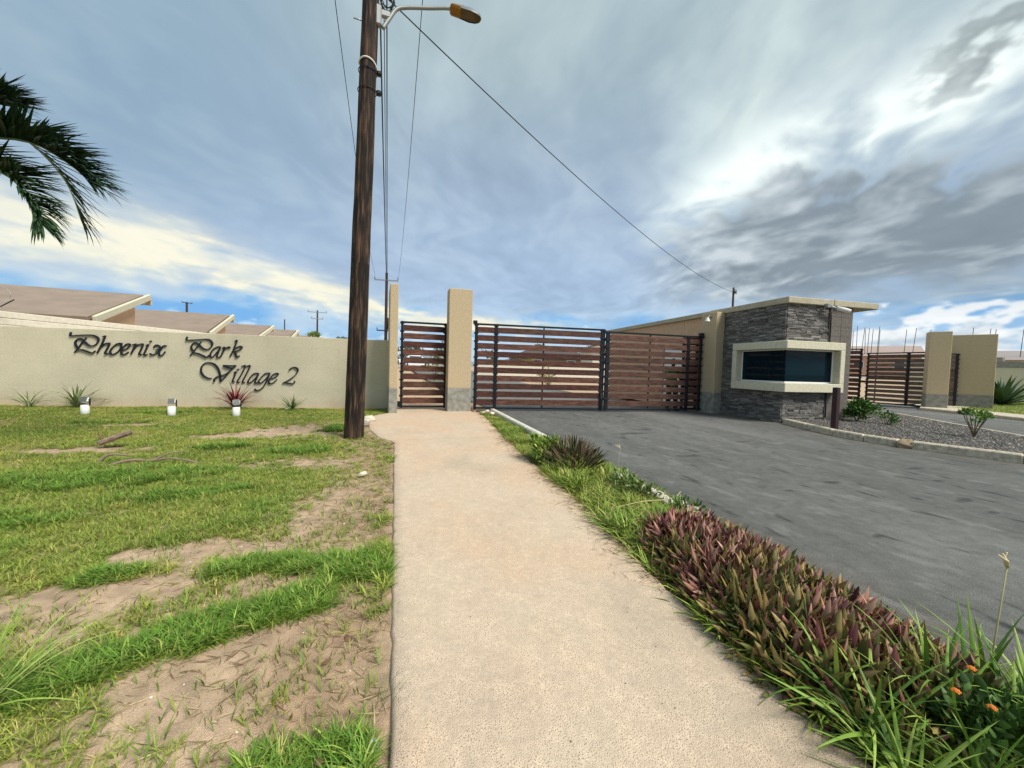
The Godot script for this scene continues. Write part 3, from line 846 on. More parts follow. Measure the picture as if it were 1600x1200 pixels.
# ------------------------------------------------------------------ guardhouse
func build_guardhouse() -> void:
	var t := thing("guardhouse", "flat-roofed guardhouse of dark ledge stone with a cream framed corner window", "guardhouse", Vector3(10.33, 0, -7.55), deg_to_rad(-6.0))
	var r := RandomNumberGenerator.new()
	r.seed = 9
	# local x runs along the front to the east, local -z back along the gate side
	# core walls, leaving the window opening at the corner free: height 1.09..2.0
	var core := mat(S(92, 88, 82), 0.9)
	part("wall", box_mesh(Vector3(2.1, 1.15, 0.16), 0.004, Vector3(1.13, 0.475, -0.14)), core, t)
	part("wall", box_mesh(Vector3(2.1, 1.22, 0.16), 0.004, Vector3(1.13, 2.61, -0.14)), core, t)
	part("wall", box_mesh(Vector3(0.42, 0.9, 0.16), 0.004, Vector3(1.97, 1.55, -0.14)), core, t)
	part("wall", box_mesh(Vector3(0.16, 1.15, 2.3), 0.004, Vector3(0.11, 0.475, -1.24)), core, t)
	part("wall", box_mesh(Vector3(0.16, 1.22, 2.3), 0.004, Vector3(0.11, 2.61, -1.24)), core, t)
	part("wall", box_mesh(Vector3(0.16, 0.9, 0.68), 0.004, Vector3(0.11, 1.55, -2.05)), core, t)
	part("wall", box_mesh(Vector3(0.14, 3.1, 2.2), 0.004, Vector3(2.11, 1.55, -1.33)), core, t)
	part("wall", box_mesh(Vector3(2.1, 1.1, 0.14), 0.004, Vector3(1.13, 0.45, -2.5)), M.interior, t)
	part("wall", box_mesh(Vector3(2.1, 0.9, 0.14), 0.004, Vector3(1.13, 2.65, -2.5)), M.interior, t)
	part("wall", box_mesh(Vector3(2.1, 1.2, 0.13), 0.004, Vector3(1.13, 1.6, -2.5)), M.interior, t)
	part("desk", box_mesh(Vector3(1.7, 0.04, 0.5), 0.004, Vector3(1.05, 0.98, -0.55)), mat(S(70, 60, 52), 0.6), t)
	part("floor", box_mesh(Vector3(2.0, 0.05, 2.3), 0.004, Vector3(1.1, 0.12, -1.3)), M.concrete, t)
	# split ledge stones, laid in courses, as real blocks
	var lay := func(run: float, y0: float, y1: float, s0: float, st: SurfaceTool, front: bool) -> void:
		var y := y0
		while y < y1 - 0.01:
			var hh := minf(r.randf_range(0.032, 0.056), y1 - y)
			var x := s0 - r.randf() * 0.2
			while x < run:
				var l := r.randf_range(0.10, 0.34)
				var x0 := maxf(x, s0)
				var x1 := minf(x + l, run)
				x += l
				if x1 - x0 < 0.02: continue
				var dp := 0.05 + r.randf_range(0.0, 0.03)
				var v := r.randf_range(0.09, 0.19) if r.randf() < 0.7 else r.randf_range(0.17, 0.30)
				st.set_color(Color(v * 1.05, v * r.randf_range(0.97, 1.0), v * r.randf_range(0.86, 0.94)))
				if front:
					cbox(st, Vector3((x0 + x1) * 0.5, y + hh * 0.5, -0.065 + dp * 0.5), Vector3(x1 - x0 - 0.005, hh - 0.005, dp), 0.005)
				else:
					cbox(st, Vector3(0.035 - dp * 0.5, y + hh * 0.5, -(x0 + x1) * 0.5), Vector3(dp, hh - 0.005, x1 - x0 - 0.005), 0.005)
			y += hh
	for front in [true, false]:
		var st := new_st()
		lay.call(1.40 if front else 2.36, -0.05, 1.0, 0.0 if front else 0.02, st, front)
		lay.call(1.40 if front else 2.36, 2.06, 3.215, 0.0 if front else 0.02, st, front)
		if not front: lay.call(2.36, 1.0, 2.06, 1.5, st, front)
		var cl := part("stone_cladding", done(st), M.stone, t)
		cl.set_meta("kind", "stuff")
	# dark tiles at the east end of the front
	for k in 12:
		for j in 2:
			if k * 0.2685 > 0.9 and k * 0.2685 < 2.0 and j == 0: continue
			part("tile", box_mesh(Vector3(0.405, 0.2655, 0.03), 0.004, Vector3(1.655 + j * 0.41, -0.01 + (k + 0.5) * 0.2685, -0.04 + r.randf_range(-0.002, 0.002))), M.tile, t)
	part("tile", box_mesh(Vector3(0.2, 1.1, 0.028), 0.004, Vector3(1.76, 1.55, -0.045)), M.tile, t)
	part("conduit", tube_mesh([Vector3(1.425, 0.15, 0.03), Vector3(1.425, 0.84, 0.03)], 0.018), M.black, t)
	part("conduit", tube_mesh([Vector3(1.425, 2.22, 0.03), Vector3(1.425, 3.2, 0.03)], 0.018), M.black, t)
	# roof slab
	var roof := part("roof", box_mesh(Vector3(3.12, 0.17, 2.9), 0.015, Vector3(1.48, 3.30, -1.37)), M.fascia, t)
	part("joint", box_mesh(Vector3(0.02, 0.16, 0.02), 0.003, Vector3(1.45, 3.305, 0.082)), M.concrete, roof)
	part("roof", box_mesh(Vector3(5.0, 0.16, 7.6), 0.015, Vector3(2.42, 3.295, -6.62)), M.fascia, t)
	# window surround wrapping the corner
	var F: Material = M.frame_cement
	var fs := Vector3(0, 0, 0)
	var sur := Node3D.new()
	sur.name = "window"
	t.add_child(sur, true)
	# outer 0.85..2.21, 0.24 proud; returns end at x 1.73 and z -1.62
	part("surround", box_mesh(Vector3(1.97, 0.21, 0.34), 0.012, Vector3(0.755, 2.105, 0.07)), F, sur)
	part("surround", box_mesh(Vector3(1.97, 0.24, 0.34), 0.012, Vector3(0.755, 0.97, 0.07)), F, sur)
	part("surround", box_mesh(Vector3(0.34, 0.207, 1.50), 0.012, Vector3(-0.057, 2.105, -0.856)), F, sur)
	part("surround", box_mesh(Vector3(0.34, 0.237, 1.50), 0.012, Vector3(-0.057, 0.97, -0.856)), F, sur)
	part("surround", box_mesh(Vector3(0.16, 0.906, 0.338), 0.012, Vector3(1.66, 1.545, 0.07)), F, sur)
	part("surround", box_mesh(Vector3(0.338, 0.906, 0.16), 0.012, Vector3(-0.057, 1.545, -1.526)), F, sur)
	part("pane", box_mesh(Vector3(1.575, 0.90, 0.008), 0.001, Vector3(0.7835, 1.545, 0.02)), M.glass, sur)
	part("pane", box_mesh(Vector3(0.008, 0.90, 1.46), 0.001, Vector3(-0.01, 1.545, -0.70)), M.glass, sur)
	for q in [[Vector3(0.78, 1.108, 0.02), Vector3(1.6, 0.035, 0.03)], [Vector3(0.78, 1.983, 0.02), Vector3(1.6, 0.03, 0.03)], [Vector3(1.565, 1.545, 0.02), Vector3(0.035, 0.84, 0.032)]]:
		part("window_bar", box_mesh(q[1], 0.003, q[0]), M.white, sur)
	for q in [[Vector3(-0.01, 1.108, -0.72), Vector3(0.03, 0.035, 1.42)], [Vector3(-0.01, 1.983, -0.72), Vector3(0.03, 0.03, 1.42)], [Vector3(-0.01, 1.545, -1.42), Vector3(0.032, 0.84, 0.035)]]:
		part("window_bar", box_mesh(q[1], 0.003, q[0]), M.white, sur)
	# rear office: tan wall along the lane with a white door
	part("rear_wall", box_mesh(Vector3(0.2, 3.24, 1.7), 0.01, Vector3(0.12, 1.60, -3.4)), M.tan, t)
	part("rear_wall", box_mesh(Vector3(0.2, 3.24, 4.6), 0.01, Vector3(0.12, 1.60, -7.8)), M.tan, t)
	part("rear_wall", box_mesh(Vector3(0.2, 0.95, 1.25), 0.01, Vector3(0.12, 2.74, -4.875)), M.tan, t)
	part("rear_wall", box_mesh(Vector3(4.4, 3.24, 0.2), 0.01, Vector3(2.42, 1.60, -2.72)), M.tan, t)
	part("rear_wall", box_mesh(Vector3(0.2, 3.24, 7.2), 0.01, Vector3(4.6, 1.60, -6.5)), M.tan, t)
	part("rear_wall", box_mesh(Vector3(4.4, 3.24, 0.2), 0.01, Vector3(2.42, 1.60, -10.0)), M.tan, t)
	var dr := part("door", box_mesh(Vector3(0.05, 2.2, 1.22), 0.008, Vector3(0.10, 1.15, -4.875)), M.white, t)
	part("handle", box_mesh(Vector3(0.05, 0.03, 0.12), 0.004, Vector3(0.05, 1.05, -4.4)), M.steel, dr)
	# camera under the eave
	var cam := thing("security_camera", "white bullet camera fixed under the guardhouse eave", "camera", t.transform * Vector3(1.42, 3.13, 0.16))
	part("mount", tube_mesh([Vector3(-0.2, 0.08, -0.08), Vector3(-0.12, 0.03, 0.0), Vector3(0, 0, 0.03)], 0.03), M.steel, cam)
	part("body", tube_mesh([Vector3(-0.02, 0.02, 0.02), Vector3(0.1, -0.03, 0.12), Vector3(0.22, -0.08, 0.2)], 0.055, 0.06, 12), M.whiteplastic, cam)
	part("junction_box", box_mesh(Vector3(0.13, 0.11, 0.1), 0.01, Vector3(-0.26, 0.07, -0.06)), M.steel, cam)
	var bol := thing("post", "thin dark maroon steel post standing in the kerb before the guardhouse", "post", Vector3(9.86, 0, -5.98))
	part("shaft", box_mesh(Vector3(0.11, 1.06, 0.11), 0.008, Vector3(0, 0.52, 0)), mat(S(54, 34, 38), 0.5), bol)
	var blob := SphereMesh.new()
	blob.radius = 0.3; blob.height = 0.12; blob.radial_segments = 18; blob.rings = 6
	part("footing", blob, mat(S(190, 172, 140), 0.95), bol, Transform3D(Basis.IDENTITY.scaled(Vector3(1.1, 1, 0.8)), Vector3(-0.08, 0.01, 0.1)))

# ------------------------------------------------------------------ poles and wires
func build_poles() -> void:
	var base := Vector3(-0.40, -0.3, -7.46)
	var lean := Vector3(0.026, 1, -0.004)
	var t := thing("utility_pole", "tall dark weathered timber pole standing between lawn and path", "pole", Vector3.ZERO)
	var st := new_st(false)
	var pn := noise(71, 1.0, 4)
	var sides := 40
	var rows := 80
	for j in rows + 1:
		var y := 10.2 * j / rows
		var c := base + lean * y
		var r := lerpf(0.168, 0.125, y / 10.2)
		for k in sides + 1:
			var a := TAU * (k % sides) / sides
			var rr := r * (1.0 + pn.get_noise_3d(cos(a) * 3.0, sin(a) * 3.0, y * 0.5) * 0.05 + pn.get_noise_3d(cos(a) * 9.0, sin(a) * 9.0, y * 0.7) * 0.045)
			st.set_uv(Vector2(y, float(k) / sides))
			st.add_vertex(c + Vector3(cos(a) * rr, 0, sin(a) * rr))
	for j in rows:
		for k in sides:
			var i := j * (sides + 1) + k
			for q in [i, i + 1, i + sides + 1, i + 1, i + sides + 2, i + sides + 1]: st.add_index(q)
	part("shaft", done(st), M.pole, t)
	var at := func(y: float) -> Vector3: return base + lean * (y + 0.3)
	# white strap, clamps
	var ring := []
	for i in 17:
		var a := PI * 1.1 * i / 16.0 - 0.1
		ring.append(at.call(6.42 + 0.05 * sin(a) * 1.6 - 0.10 * i / 16.0 + 0.05) + Vector3(-cos(a) * 0.15, 0, sin(a) * 0.15))
	part("strap", tube_mesh(ring, 0.014, -1, 6), M.white, t)
	for y in [6.35, 6.02]:
		part("clamp", box_mesh(Vector3(0.09, 0.08, 0.09), 0.02, at.call(y) + Vector3(0.19, 0, 0.03)), M.black, t)
		var rg := []
		for i in 17:
			var a := TAU * i / 16.0
			rg.append(at.call(y) + Vector3(cos(a) * 0.158, 0, sin(a) * 0.158))
		part("band", tube_mesh(rg, 0.007, -1, 5), M.black, t)
	part("step_bolt", tube_mesh([at.call(7.15) + Vector3(-0.12, 0, 0.05), at.call(7.15) + Vector3(-0.26, 0.0, 0.05)], 0.012), M.steel, t)
	part("crossarm", box_mesh(Vector3(2.1, 0.12, 0.1), 0.01, at.call(9.35) + Vector3(0, 0, 0.18)), M.farpole, t)
	for sx in [-0.92, 0.92]:
		part("insulator", tube_mesh([at.call(9.42) + Vector3(sx, 0, 0.18), at.call(9.62) + Vector3(sx, 0, 0.18)], 0.045, 0.03, 10), M.greycap, t)
	# street light
	var L := thing("street_light", "grey street light on a curved arm with an amber lens, fixed to the timber pole", "street light", Vector3.ZERO)
	var p0: Vector3 = at.call(7.22) + Vector3(0.16, 0, 0.05)
	part("bracket", box_mesh(Vector3(0.10, 0.34, 0.12), 0.02, p0 + Vector3(-0.02, 0.08, 0)), M.steel, L)
	part("bracket", box_mesh(Vector3(0.22, 0.12, 0.08), 0.02, p0 + Vector3(0.07, 0.14, 0)), M.steel, L)
	part("arm", tube_mesh(cat_rom([p0 + Vector3(0.05, -0.10, 0), p0 + Vector3(0.15, 0.08, 0), p0 + Vector3(0.27, 0.28, 0.0), p0 + Vector3(0.45, 0.37, 0.0), p0 + Vector3(0.85, 0.47, 0.02), p0 + Vector3(1.12, 0.53, 0.05), p0 + Vector3(1.25, 0.53, 0.07)], 6), 0.036, 0.03, 10), M.steel, L)
	var hs := new_st(false)
	var ls := new_st(false)
	var hd := Transform3D(Basis(Vector3.RIGHT, -0.35).rotated(Vector3.BACK, -0.14).rotated(Vector3.UP, -0.12), p0 + Vector3(1.20, 0.54, 0.07))
	var prof := [[0.0, 0.06, 0.06], [0.06, 0.085, 0.08], [0.2, 0.10, 0.095], [0.36, 0.11, 0.10], [0.47, 0.095, 0.085], [0.54, 0.065, 0.055], [0.57, 0.02, 0.02]]
	for half in [0, 1]:
		var s: SurfaceTool = hs if half == 0 else ls
		for i in prof.size() - 1:
			for k in 10:
				var q := []
				for e in [[i, k], [i + 1, k], [i + 1, k + 1], [i, k + 1]]:
					var a: float = -0.5 + (PI + 1.0) * e[1] / 10.0 if half == 0 else PI + 0.5 + (PI - 1.0) * e[1] / 10.0
					var pr: Array = prof[e[0]]
					q.append(hd * Vector3(pr[0], sin(a) * pr[2] * (0.95 if half == 0 else 0.55), cos(a) * pr[1] * (1.0 if half == 0 else 0.96)))
				quad(s, q[0], q[3], q[2], q[1])
	part("housing", done(hs), M.greycap, L)
	var amb := new_st()
	cbox(amb, Vector3(0.11, -0.02, 0), Vector3(0.22, 0.08, 0.19), 0.03, hd)
	part("gear_cover", done(amb), M.amber, L)
	part("lens", done(ls), M.lens, L)
	part("photocell", tube_mesh([hd * Vector3(0.25, 0.07, 0), hd * Vector3(0.25, 0.15, 0)], 0.04, 0.036, 10), M.whiteplastic, L)
	# the next pole, and others far off
	var far_pole := func(label: String, p: Vector3, h: float, r: float, arms: Array) -> Node3D:
		var f := thing("utility_pole", label, "pole", p, 0.0, "timber utility poles in the distance")
		part("shaft", tube_mesh([Vector3.ZERO, Vector3(0, h, 0)], r, r * 0.75, 9), M.farpole, f)
		for a in arms:
			part("crossarm", box_mesh(Vector3(a[1], 0.1, 0.1), 0.01, Vector3(0, a[0], 0.12)), M.steel if a[1] > 1.5 else M.farpole, f, Transform3D(Basis(Vector3.UP, a[2]), Vector3.ZERO))
			for sx in [-0.48, 0.48]:
				part("insulator", tube_mesh([Basis(Vector3.UP, a[2]) * Vector3(a[1] * sx, a[0] + 0.05, 0.12), Basis(Vector3.UP, a[2]) * Vector3(a[1] * sx, a[0] + 0.3, 0.12)], 0.05, 0.035, 7), M.greycap, f)
		return f
	var fp: Node3D = far_pole.call("slim dark pole with a crossarm just behind the thin pillar", Vector3(0.62, 0.3, -36.1), 8.9, 0.15, [[8.25, 2.0, -0.15], [3.9, 1.5, -0.15]])
	part("transformer", tube_mesh([Vector3(0.22, 4.0, 0.1), Vector3(0.22, 5.0, 0.1)], 0.16, -1, 9), M.farpole, fp)
	far_pole.call("pole with two crossarms beyond the last flat roofs", Vector3(-8.9, 0.9, -66.9), 8.3, 0.15, [[8.0, 2.6, 0.1], [7.0, 1.6, 0.1]])
	far_pole.call("leaning pole top above the second shed roof", Vector3(-27.9, 0.9, -73.5), 9.0, 0.19, [[8.9, 1.3, 0.7]])
	far_pole.call("small pole top above the third shed roof", Vector3(-18.2, 1.1, -91.3), 8.7, 0.14, [])
	far_pole.call("thin pole seen above the guardhouse roof with the sagging wire tied to it", Vector3(25.8, 0.4, -23.2), 7.5, 0.10, [[7.1, 0.5, 0.5]])
	# wires
	var wire := func(label: String, a: Vector3, b: Vector3, drop: float, r: float) -> void:
		var m := part("wire", tube_mesh(sag(a, b, drop), r, -1, 5), M.cable, self)
		tag(m, label, "wire", "overhead wires")
	var top := func(sx: float) -> Vector3: return at.call(9.62) + Vector3(sx, 0, 0.18)
	wire.call("high wire running past the sky side of the timber pole over the name wall", top.call(-0.92), Vector3(-0.32, 8.9, -36.0), 0.85, 0.009)
	wire.call("high wire crossing behind the street light arm", top.call(0.92), Vector3(1.60, 8.86, -36.1), 0.85, 0.009)
	wire.call("long sagging wire from the timber pole to the pole over the guardhouse", at.call(7.75) + Vector3(0.17, 0, 0), Vector3(25.75, 7.55, -23.2), 0.75, 0.012)
	var low := [[7.55, 0.15, 7.6, 0.25, 0.014], [7.3, 0.17, 7.1, 0.25, 0.010], [6.35, 0.22, 6.9, 0.35, 0.012], [7.45, 0.22, 6.6, 0.3, 0.008], [7.62, 0.26, 6.2, 0.3, 0.012]]
	var names := ["topmost of the close parallel cables hanging beside the timber pole", "thin second cable of the bundle beside the timber pole", "thick black cable leaving the lower clamp of the timber pole", "slim middle cable of the bundle beside the timber pole", "outermost twisted cable of the bundle beside the timber pole"]
	for i in low.size():
		var q: Array = low[i]
		wire.call(names[i], at.call(q[0]) + Vector3(q[1], 0, 0.02 * i), Vector3(0.62 + q[1] * 0.4, q[2], -36.0), q[3] + 0.3, q[4])
	# loops of spare cable under the arm
	var lp := []
	var r2 := RandomNumberGenerator.new()
	r2.seed = 8
	for i in 60:
		var a := i * 0.62
		lp.append(at.call(7.62) + Vector3(0.27 + cos(a) * 0.10 + r2.randf_range(-0.03, 0.03), sin(a) * 0.14 + r2.randf_range(-0.02, 0.02), 0.05 * sin(i * 0.2)))
	tag(part("cable_coil", tube_mesh(cat_rom(lp, 3), 0.009, -1, 5), M.cable, self), "tangle of black cable loops at the foot of the street light arm", "cable")

# ------------------------------------------------------------------ houses and things far off
func shed_house(label: String, ec: Vector3, hc: Vector3, width: float) -> void:
	var d := hc - ec
	var run := Vector2(d.x, d.z).length()
	var rise := d.y
	var t := thing("house", label, "house", Vector3(ec.x, 0, ec.z), atan2(-d.x, -d.z), "houses with sloping brown shed roofs")
	# local: x to the west is negative, z negative runs back from eave to ridge
	var st := new_st()
	var gy := -0.2
	var prof := [Vector2(0.35, gy), Vector2(0.35, ec.y - 0.25 + rise * 0.35 / run), Vector2(run - 0.9, ec.y - 0.25 + rise * (run - 0.9) / run), Vector2(run - 0.9, gy)]
	for i in 4:
		var p: Vector2 = prof[i]
		var q: Vector2 = prof[(i + 1) % 4]
		quad(st, Vector3(-0.3, p.y, -p.x), Vector3(-0.3, q.y, -q.x), Vector3(-width, q.y, -q.x), Vector3(-width, p.y, -p.x))
	quad(st, Vector3(-0.3, prof[0].y, -prof[0].x), Vector3(-0.3, prof[3].y, -prof[3].x), Vector3(-0.3, prof[2].y, -prof[2].x), Vector3(-0.3, prof[1].y, -prof[1].x))
	quad(st, Vector3(-width, prof[0].y, -prof[0].x), Vector3(-width, prof[1].y, -prof[1].x), Vector3(-width, prof[2].y, -prof[2].x), Vector3(-width, prof[3].y, -prof[3].x))
	part("wall", done(st), M.tan, t)
	var sl := sqrt(run * run + rise * rise)
	var xf := Transform3D(Basis(Vector3.RIGHT, atan2(rise, run)), Vector3(0, ec.y, 0))
	var rs := new_st()
	cbox(rs, Vector3(-width * 0.5 - 0.14, -0.10, -sl * 0.5), Vector3(width - 0.28, 0.2, sl), 0.02, xf)
	var rf := part("roof", done(rs), M.roof, t)
	var fs := new_st()
	cbox(fs, Vector3(-0.06, -0.115, -sl * 0.5), Vector3(0.14, 0.30, sl + 0.1), 0.02, xf)
	part("fascia", done(fs), M.frame_cement, rf)
	var es := new_st()
	cbox(es, Vector3(-width * 0.5, -0.30, -sl - 0.04), Vector3(width, 0.5, 0.12), 0.02, xf)
	part("fascia", done(es), M.frame_cement, rf)

func hip_house(label: String, c: Vector3, turn: float, w: float, d: float, wall_h: float, roof_h: float, wallm: Material, roofm: Material, gable := false) -> Node3D:
	var t := thing("house", label, "house", c, turn, "distant houses inside the estate")
	part("wall", box_mesh(Vector3(w, wall_h, d), 0.01, Vector3(0, wall_h * 0.5, 0)), wallm, t)
	var st := new_st()
	var ov := 0.5
	var inset := 0.0 if gable else d * 0.5
	var a := Vector3(-w * 0.5 - ov, wall_h, d * 0.5 + ov)
	var b := Vector3(w * 0.5 + ov, wall_h, d * 0.5 + ov)
	var e := Vector3(w * 0.5 + ov, wall_h, -d * 0.5 - ov)
	var f := Vector3(-w * 0.5 - ov, wall_h, -d * 0.5 - ov)
	var r0 := Vector3(-w * 0.5 - ov + inset, wall_h + roof_h, 0)
	var r1 := Vector3(w * 0.5 + ov - inset, wall_h + roof_h, 0)
	quad(st, a, b, r1, r0)
	quad(st, e, f, r0, r1)
	tri(st, b, e, r1)
	tri(st, f, a, r0)
	part("roof", done(st), roofm, t)
	for sx in [-0.25, 0.25]:
		var win := part("window", box_mesh(Vector3(1.2, 1.0, 0.08), 0.01, Vector3(w * sx, wall_h * 0.55, d * 0.5)), M.white, t)
		part("pane", box_mesh(Vector3(1.06, 0.86, 0.05), 0.01, Vector3(w * sx, wall_h * 0.55, d * 0.5 + 0.03)), M.interior, win)
	return t

func build_far() -> void:
	shed_house("first shed-roofed house behind the whitewashed block wall", Vector3(-10.95, 2.90, -20.8), Vector3(-11.34, 4.55, -25.75), 16.0)
	shed_house("second shed-roofed house, between the larger first one and the third", Vector3(-9.48, 2.90, -28.2), Vector3(-9.79, 4.48, -33.15), 12.0)
	shed_house("third shed-roofed house along the row behind the lettering", Vector3(-8.95, 2.95, -35.2), Vector3(-8.81, 4.43, -40.2), 12.0)
	shed_house("fourth shed-roofed house, behind the Park letters", Vector3(-8.1, 3.0, -41.6), Vector3(-7.9, 4.57, -46.3), 12.0)
	shed_house("last and smallest looking shed-roofed house of the row", Vector3(-7.0, 3.0, -49.0), Vector3(-6.7, 4.5, -54.0), 12.0)
	var tank := thing("water_tank", "pale rounded tank on the roof of the first shed-roofed house", "tank", Vector3(-17.6, 4.45, -24.2))
	part("tank", tube_mesh([Vector3(-0.9, 0.28, 0), Vector3(-0.86, 0.28, 0), Vector3(0.86, 0.28, 0), Vector3(0.9, 0.28, 0)], 0.30, -1, 16), M.whiteplastic, tank)
	part("stand", box_mesh(Vector3(1.4, 0.1, 0.4), 0.01, Vector3(0, -0.05, 0)), M.black, tank)
	part("valve", box_mesh(Vector3(0.05, 0.2, 0.3), 0.01, Vector3(0.91, 0.25, 0)), M.black, tank)
	# inside the estate, seen between the slats
	var dark := mat(S(84, 76, 74), 0.9)
	var red := mat(S(126, 110, 98), 0.9)
	hip_house("brown hip-roofed house seen through the wide gate", Vector3(22.5, 0.7, -50), -0.2, 9.0, 7.0, 2.2, 1.5, red, dark)
	hip_house("cream house seen through the wide gate next to the frame post", Vector3(25.0, 0.6, -38.5), -0.3, 5.5, 6.0, 2.9, 0.9, M.whitewall, M.roof)
	hip_house("pale gabled house rising above the greyish gate of the second road", Vector3(73.5, 1.6, -39.5), -0.95, 9.0, 7.0, 2.9, 1.7, mat(S(196, 160, 140), 0.9), mat(S(168, 150, 140), 0.9), true)
	hip_house("long grey-roofed house behind the greyish gate", Vector3(80.5, 1.4, -41.0), -0.9, 12.0, 7.0, 2.9, 1.1, M.tan, mat(S(158, 148, 142), 0.9))
	hip_house("grey-roofed house beyond the far cream wall", Vector3(82.0, 1.2, -29.5), -0.95, 9.0, 7.0, 2.9, 1.4, M.tan, mat(S(150, 142, 138), 0.9), true)
	# starter bars of a storey still to be built
	var r := RandomNumberGenerator.new()
	r.seed = 77
	var rods := [[1346, 8.6], [1352, 9.4], [1359, 9.1], [1366, 8.8], [1369, 9.0], [1375, 8.9], [1384, 9.2], [1386, 8.7], [1424, 8.7], [1436, 8.9], [1458, 8.6], [1516, 8.8], [1535, 8.6], [1543, 8.5], [1577, 8.5], [1590, 8.9]]
	var un := thing("unfinished_house", "unfinished roofless house bristling with thin steel starter bars", "house", Vector3(0, 0, 0), 0.0, "")
	part("wall", box_mesh(Vector3(0.3, 3.2, 16.0), 0.02), M.concrete, un, Transform3D(Basis(Vector3.UP, -0.42), Vector3(75.5, 2.6, -33.0)))
	for q in rods:
		var a: float = (q[0] - 1346.0) / 244.0
		var p := Vector3(69.0, 3.4, -40.0).lerp(Vector3(81.0, 3.4, -26.5), a)
		var hh: float = (q[1] - 3.4) * 0.95
		var tilt := r.randf_range(-0.06, 0.12) if q[0] != 1590 else 0.55
		part("starter_bar", tube_mesh([p, p + Vector3(tilt * 0.8, hh * 0.5, tilt), p + Vector3(tilt * 2.0 * 0.8, hh, tilt * 2.2)], 0.035, -1, 5), M.cable, un)
	# cream estate wall behind the gate
	var ew := thing("boundary_wall", "long cream wall inside the estate seen through the wide gate", "wall", Vector3(14.0, 0.6, -33.0), -0.25)
	part("wall", box_mesh(Vector3(14.0, 1.6, 0.2), 0.01, Vector3(1.0, 0.4, 0)), M.whitewall, ew)
	var sw := thing("boundary_wall", "pale block wall running along the inner road behind the narrow gate", "wall", Vector3(0.1, 0, -14), PI / 2 - 0.02)
	part("wall", box_mesh(Vector3(30.0, 1.3, 0.2), 0.01, Vector3(15.0, 0.5, 0)), M.whitewall, sw)
	# car
	car(Vector3(4.4, 0.98, -50.5), 0.15)
	# bushes and trees beyond
	shrub("bush", "yellow-green bush behind the narrow gate beside the white car", Vector3(4.3, 0.35, -31.0), Vector3(1.1, 0.9, 0.9), 260, [Lc(120, 130, 40), Lc(90, 110, 36), Lc(150, 150, 70)], 0.16, "bushes inside the estate")
	shrub("bush", "low weeds behind the narrow gate on the sandy ground", Vector3(3.0, 0.05, -22.0), Vector3(0.9, 0.35, 0.6), 160, [Lc(120, 130, 50), Lc(100, 112, 44)], 0.12, "bushes inside the estate")
	shrub("bush", "rounded yellow-green bush in front of the brown hip-roofed house", Vector3(15.3, 0.7, -41.0), Vector3(1.6, 1.1, 1.0), 260, [Lc(120, 130, 50), Lc(100, 115, 46)], 0.2, "bushes inside the estate")
	shrub("bush", "small weed beside the frame post behind the wide gate", Vector3(12.7, 0.4, -28.5), Vector3(0.9, 0.6, 0.6), 160, [Lc(130, 140, 60), Lc(100, 115, 46)], 0.14, "bushes inside the estate")
	shrub("bush", "weedy clump behind the reddish gate near the frame post", Vector3(9.9, 0.25, -22.0), Vector3(0.8, 0.5, 0.6), 160, [Lc(130, 140, 60), Lc(100, 115, 46)], 0.12, "bushes inside the estate")
	far_tree("pale feathery tree far behind the middle pillar", Vector3(14.0, 1.0, -75.0), 5.2, 2.6, [Lc(120, 124, 84), Lc(96, 106, 70)])
	far_tree("dark small tree behind the brown hip-roofed house", Vector3(28.0, 1.0, -66.0), 4.6, 1.6, [Lc(60, 76, 44), Lc(76, 90, 50)])
	far_tree("small dark tree over the cream house behind the gate", Vector3(34.0, 1.0, -56.0), 4.6, 1.5, [Lc(70, 84, 46), Lc(90, 104, 56)])
	far_tree("small green tree top over the name wall near the timber pole", Vector3(-6.6, 1.0, -88.0), 5.6, 1.8, [Lc(62, 80, 48), Lc(84, 100, 58)])
	far_tree("yellow-green tree top beside the fourth shed roof", Vector3(-7.4, 0.8, -52.0), 4.1, 0.9, [Lc(120, 140, 50), Lc(96, 120, 40)])
	for i in 12:
		var x := -16.0 + i * 9.5 + r.randf_range(-2, 2)
		far_tree("%s tree, counted from the west, of the low line on the horizon" % ["first", "second", "third", "fourth", "fifth", "sixth", "seventh", "eighth", "ninth", "tenth", "eleventh", "twelfth"][i], Vector3(x, 1.0, -150.0 + r.randf_range(-15, 15)), r.randf_range(5.0, 7.5), r.randf_range(3.0, 5.0), [Lc(74, 88, 70), Lc(92, 104, 84)])
	# low hills on the horizon
	var hz := noise(91, 0.006, 3)
	var hxs := steps(-420.0, 420.0, 12.0)
	struct("hills", sheet(hxs, [-330.0, -345.0, -360.0, -375.0, -390.0, -405.0, -418.0], func(x, z): return 1.0 + maxf(0.0, 10.0 + hz.get_noise_2d(x, 3.0) * 12.0) * smoothstep(-330.0, -395.0, z), null, 0.05), mat(S(120, 132, 140), 1.0))

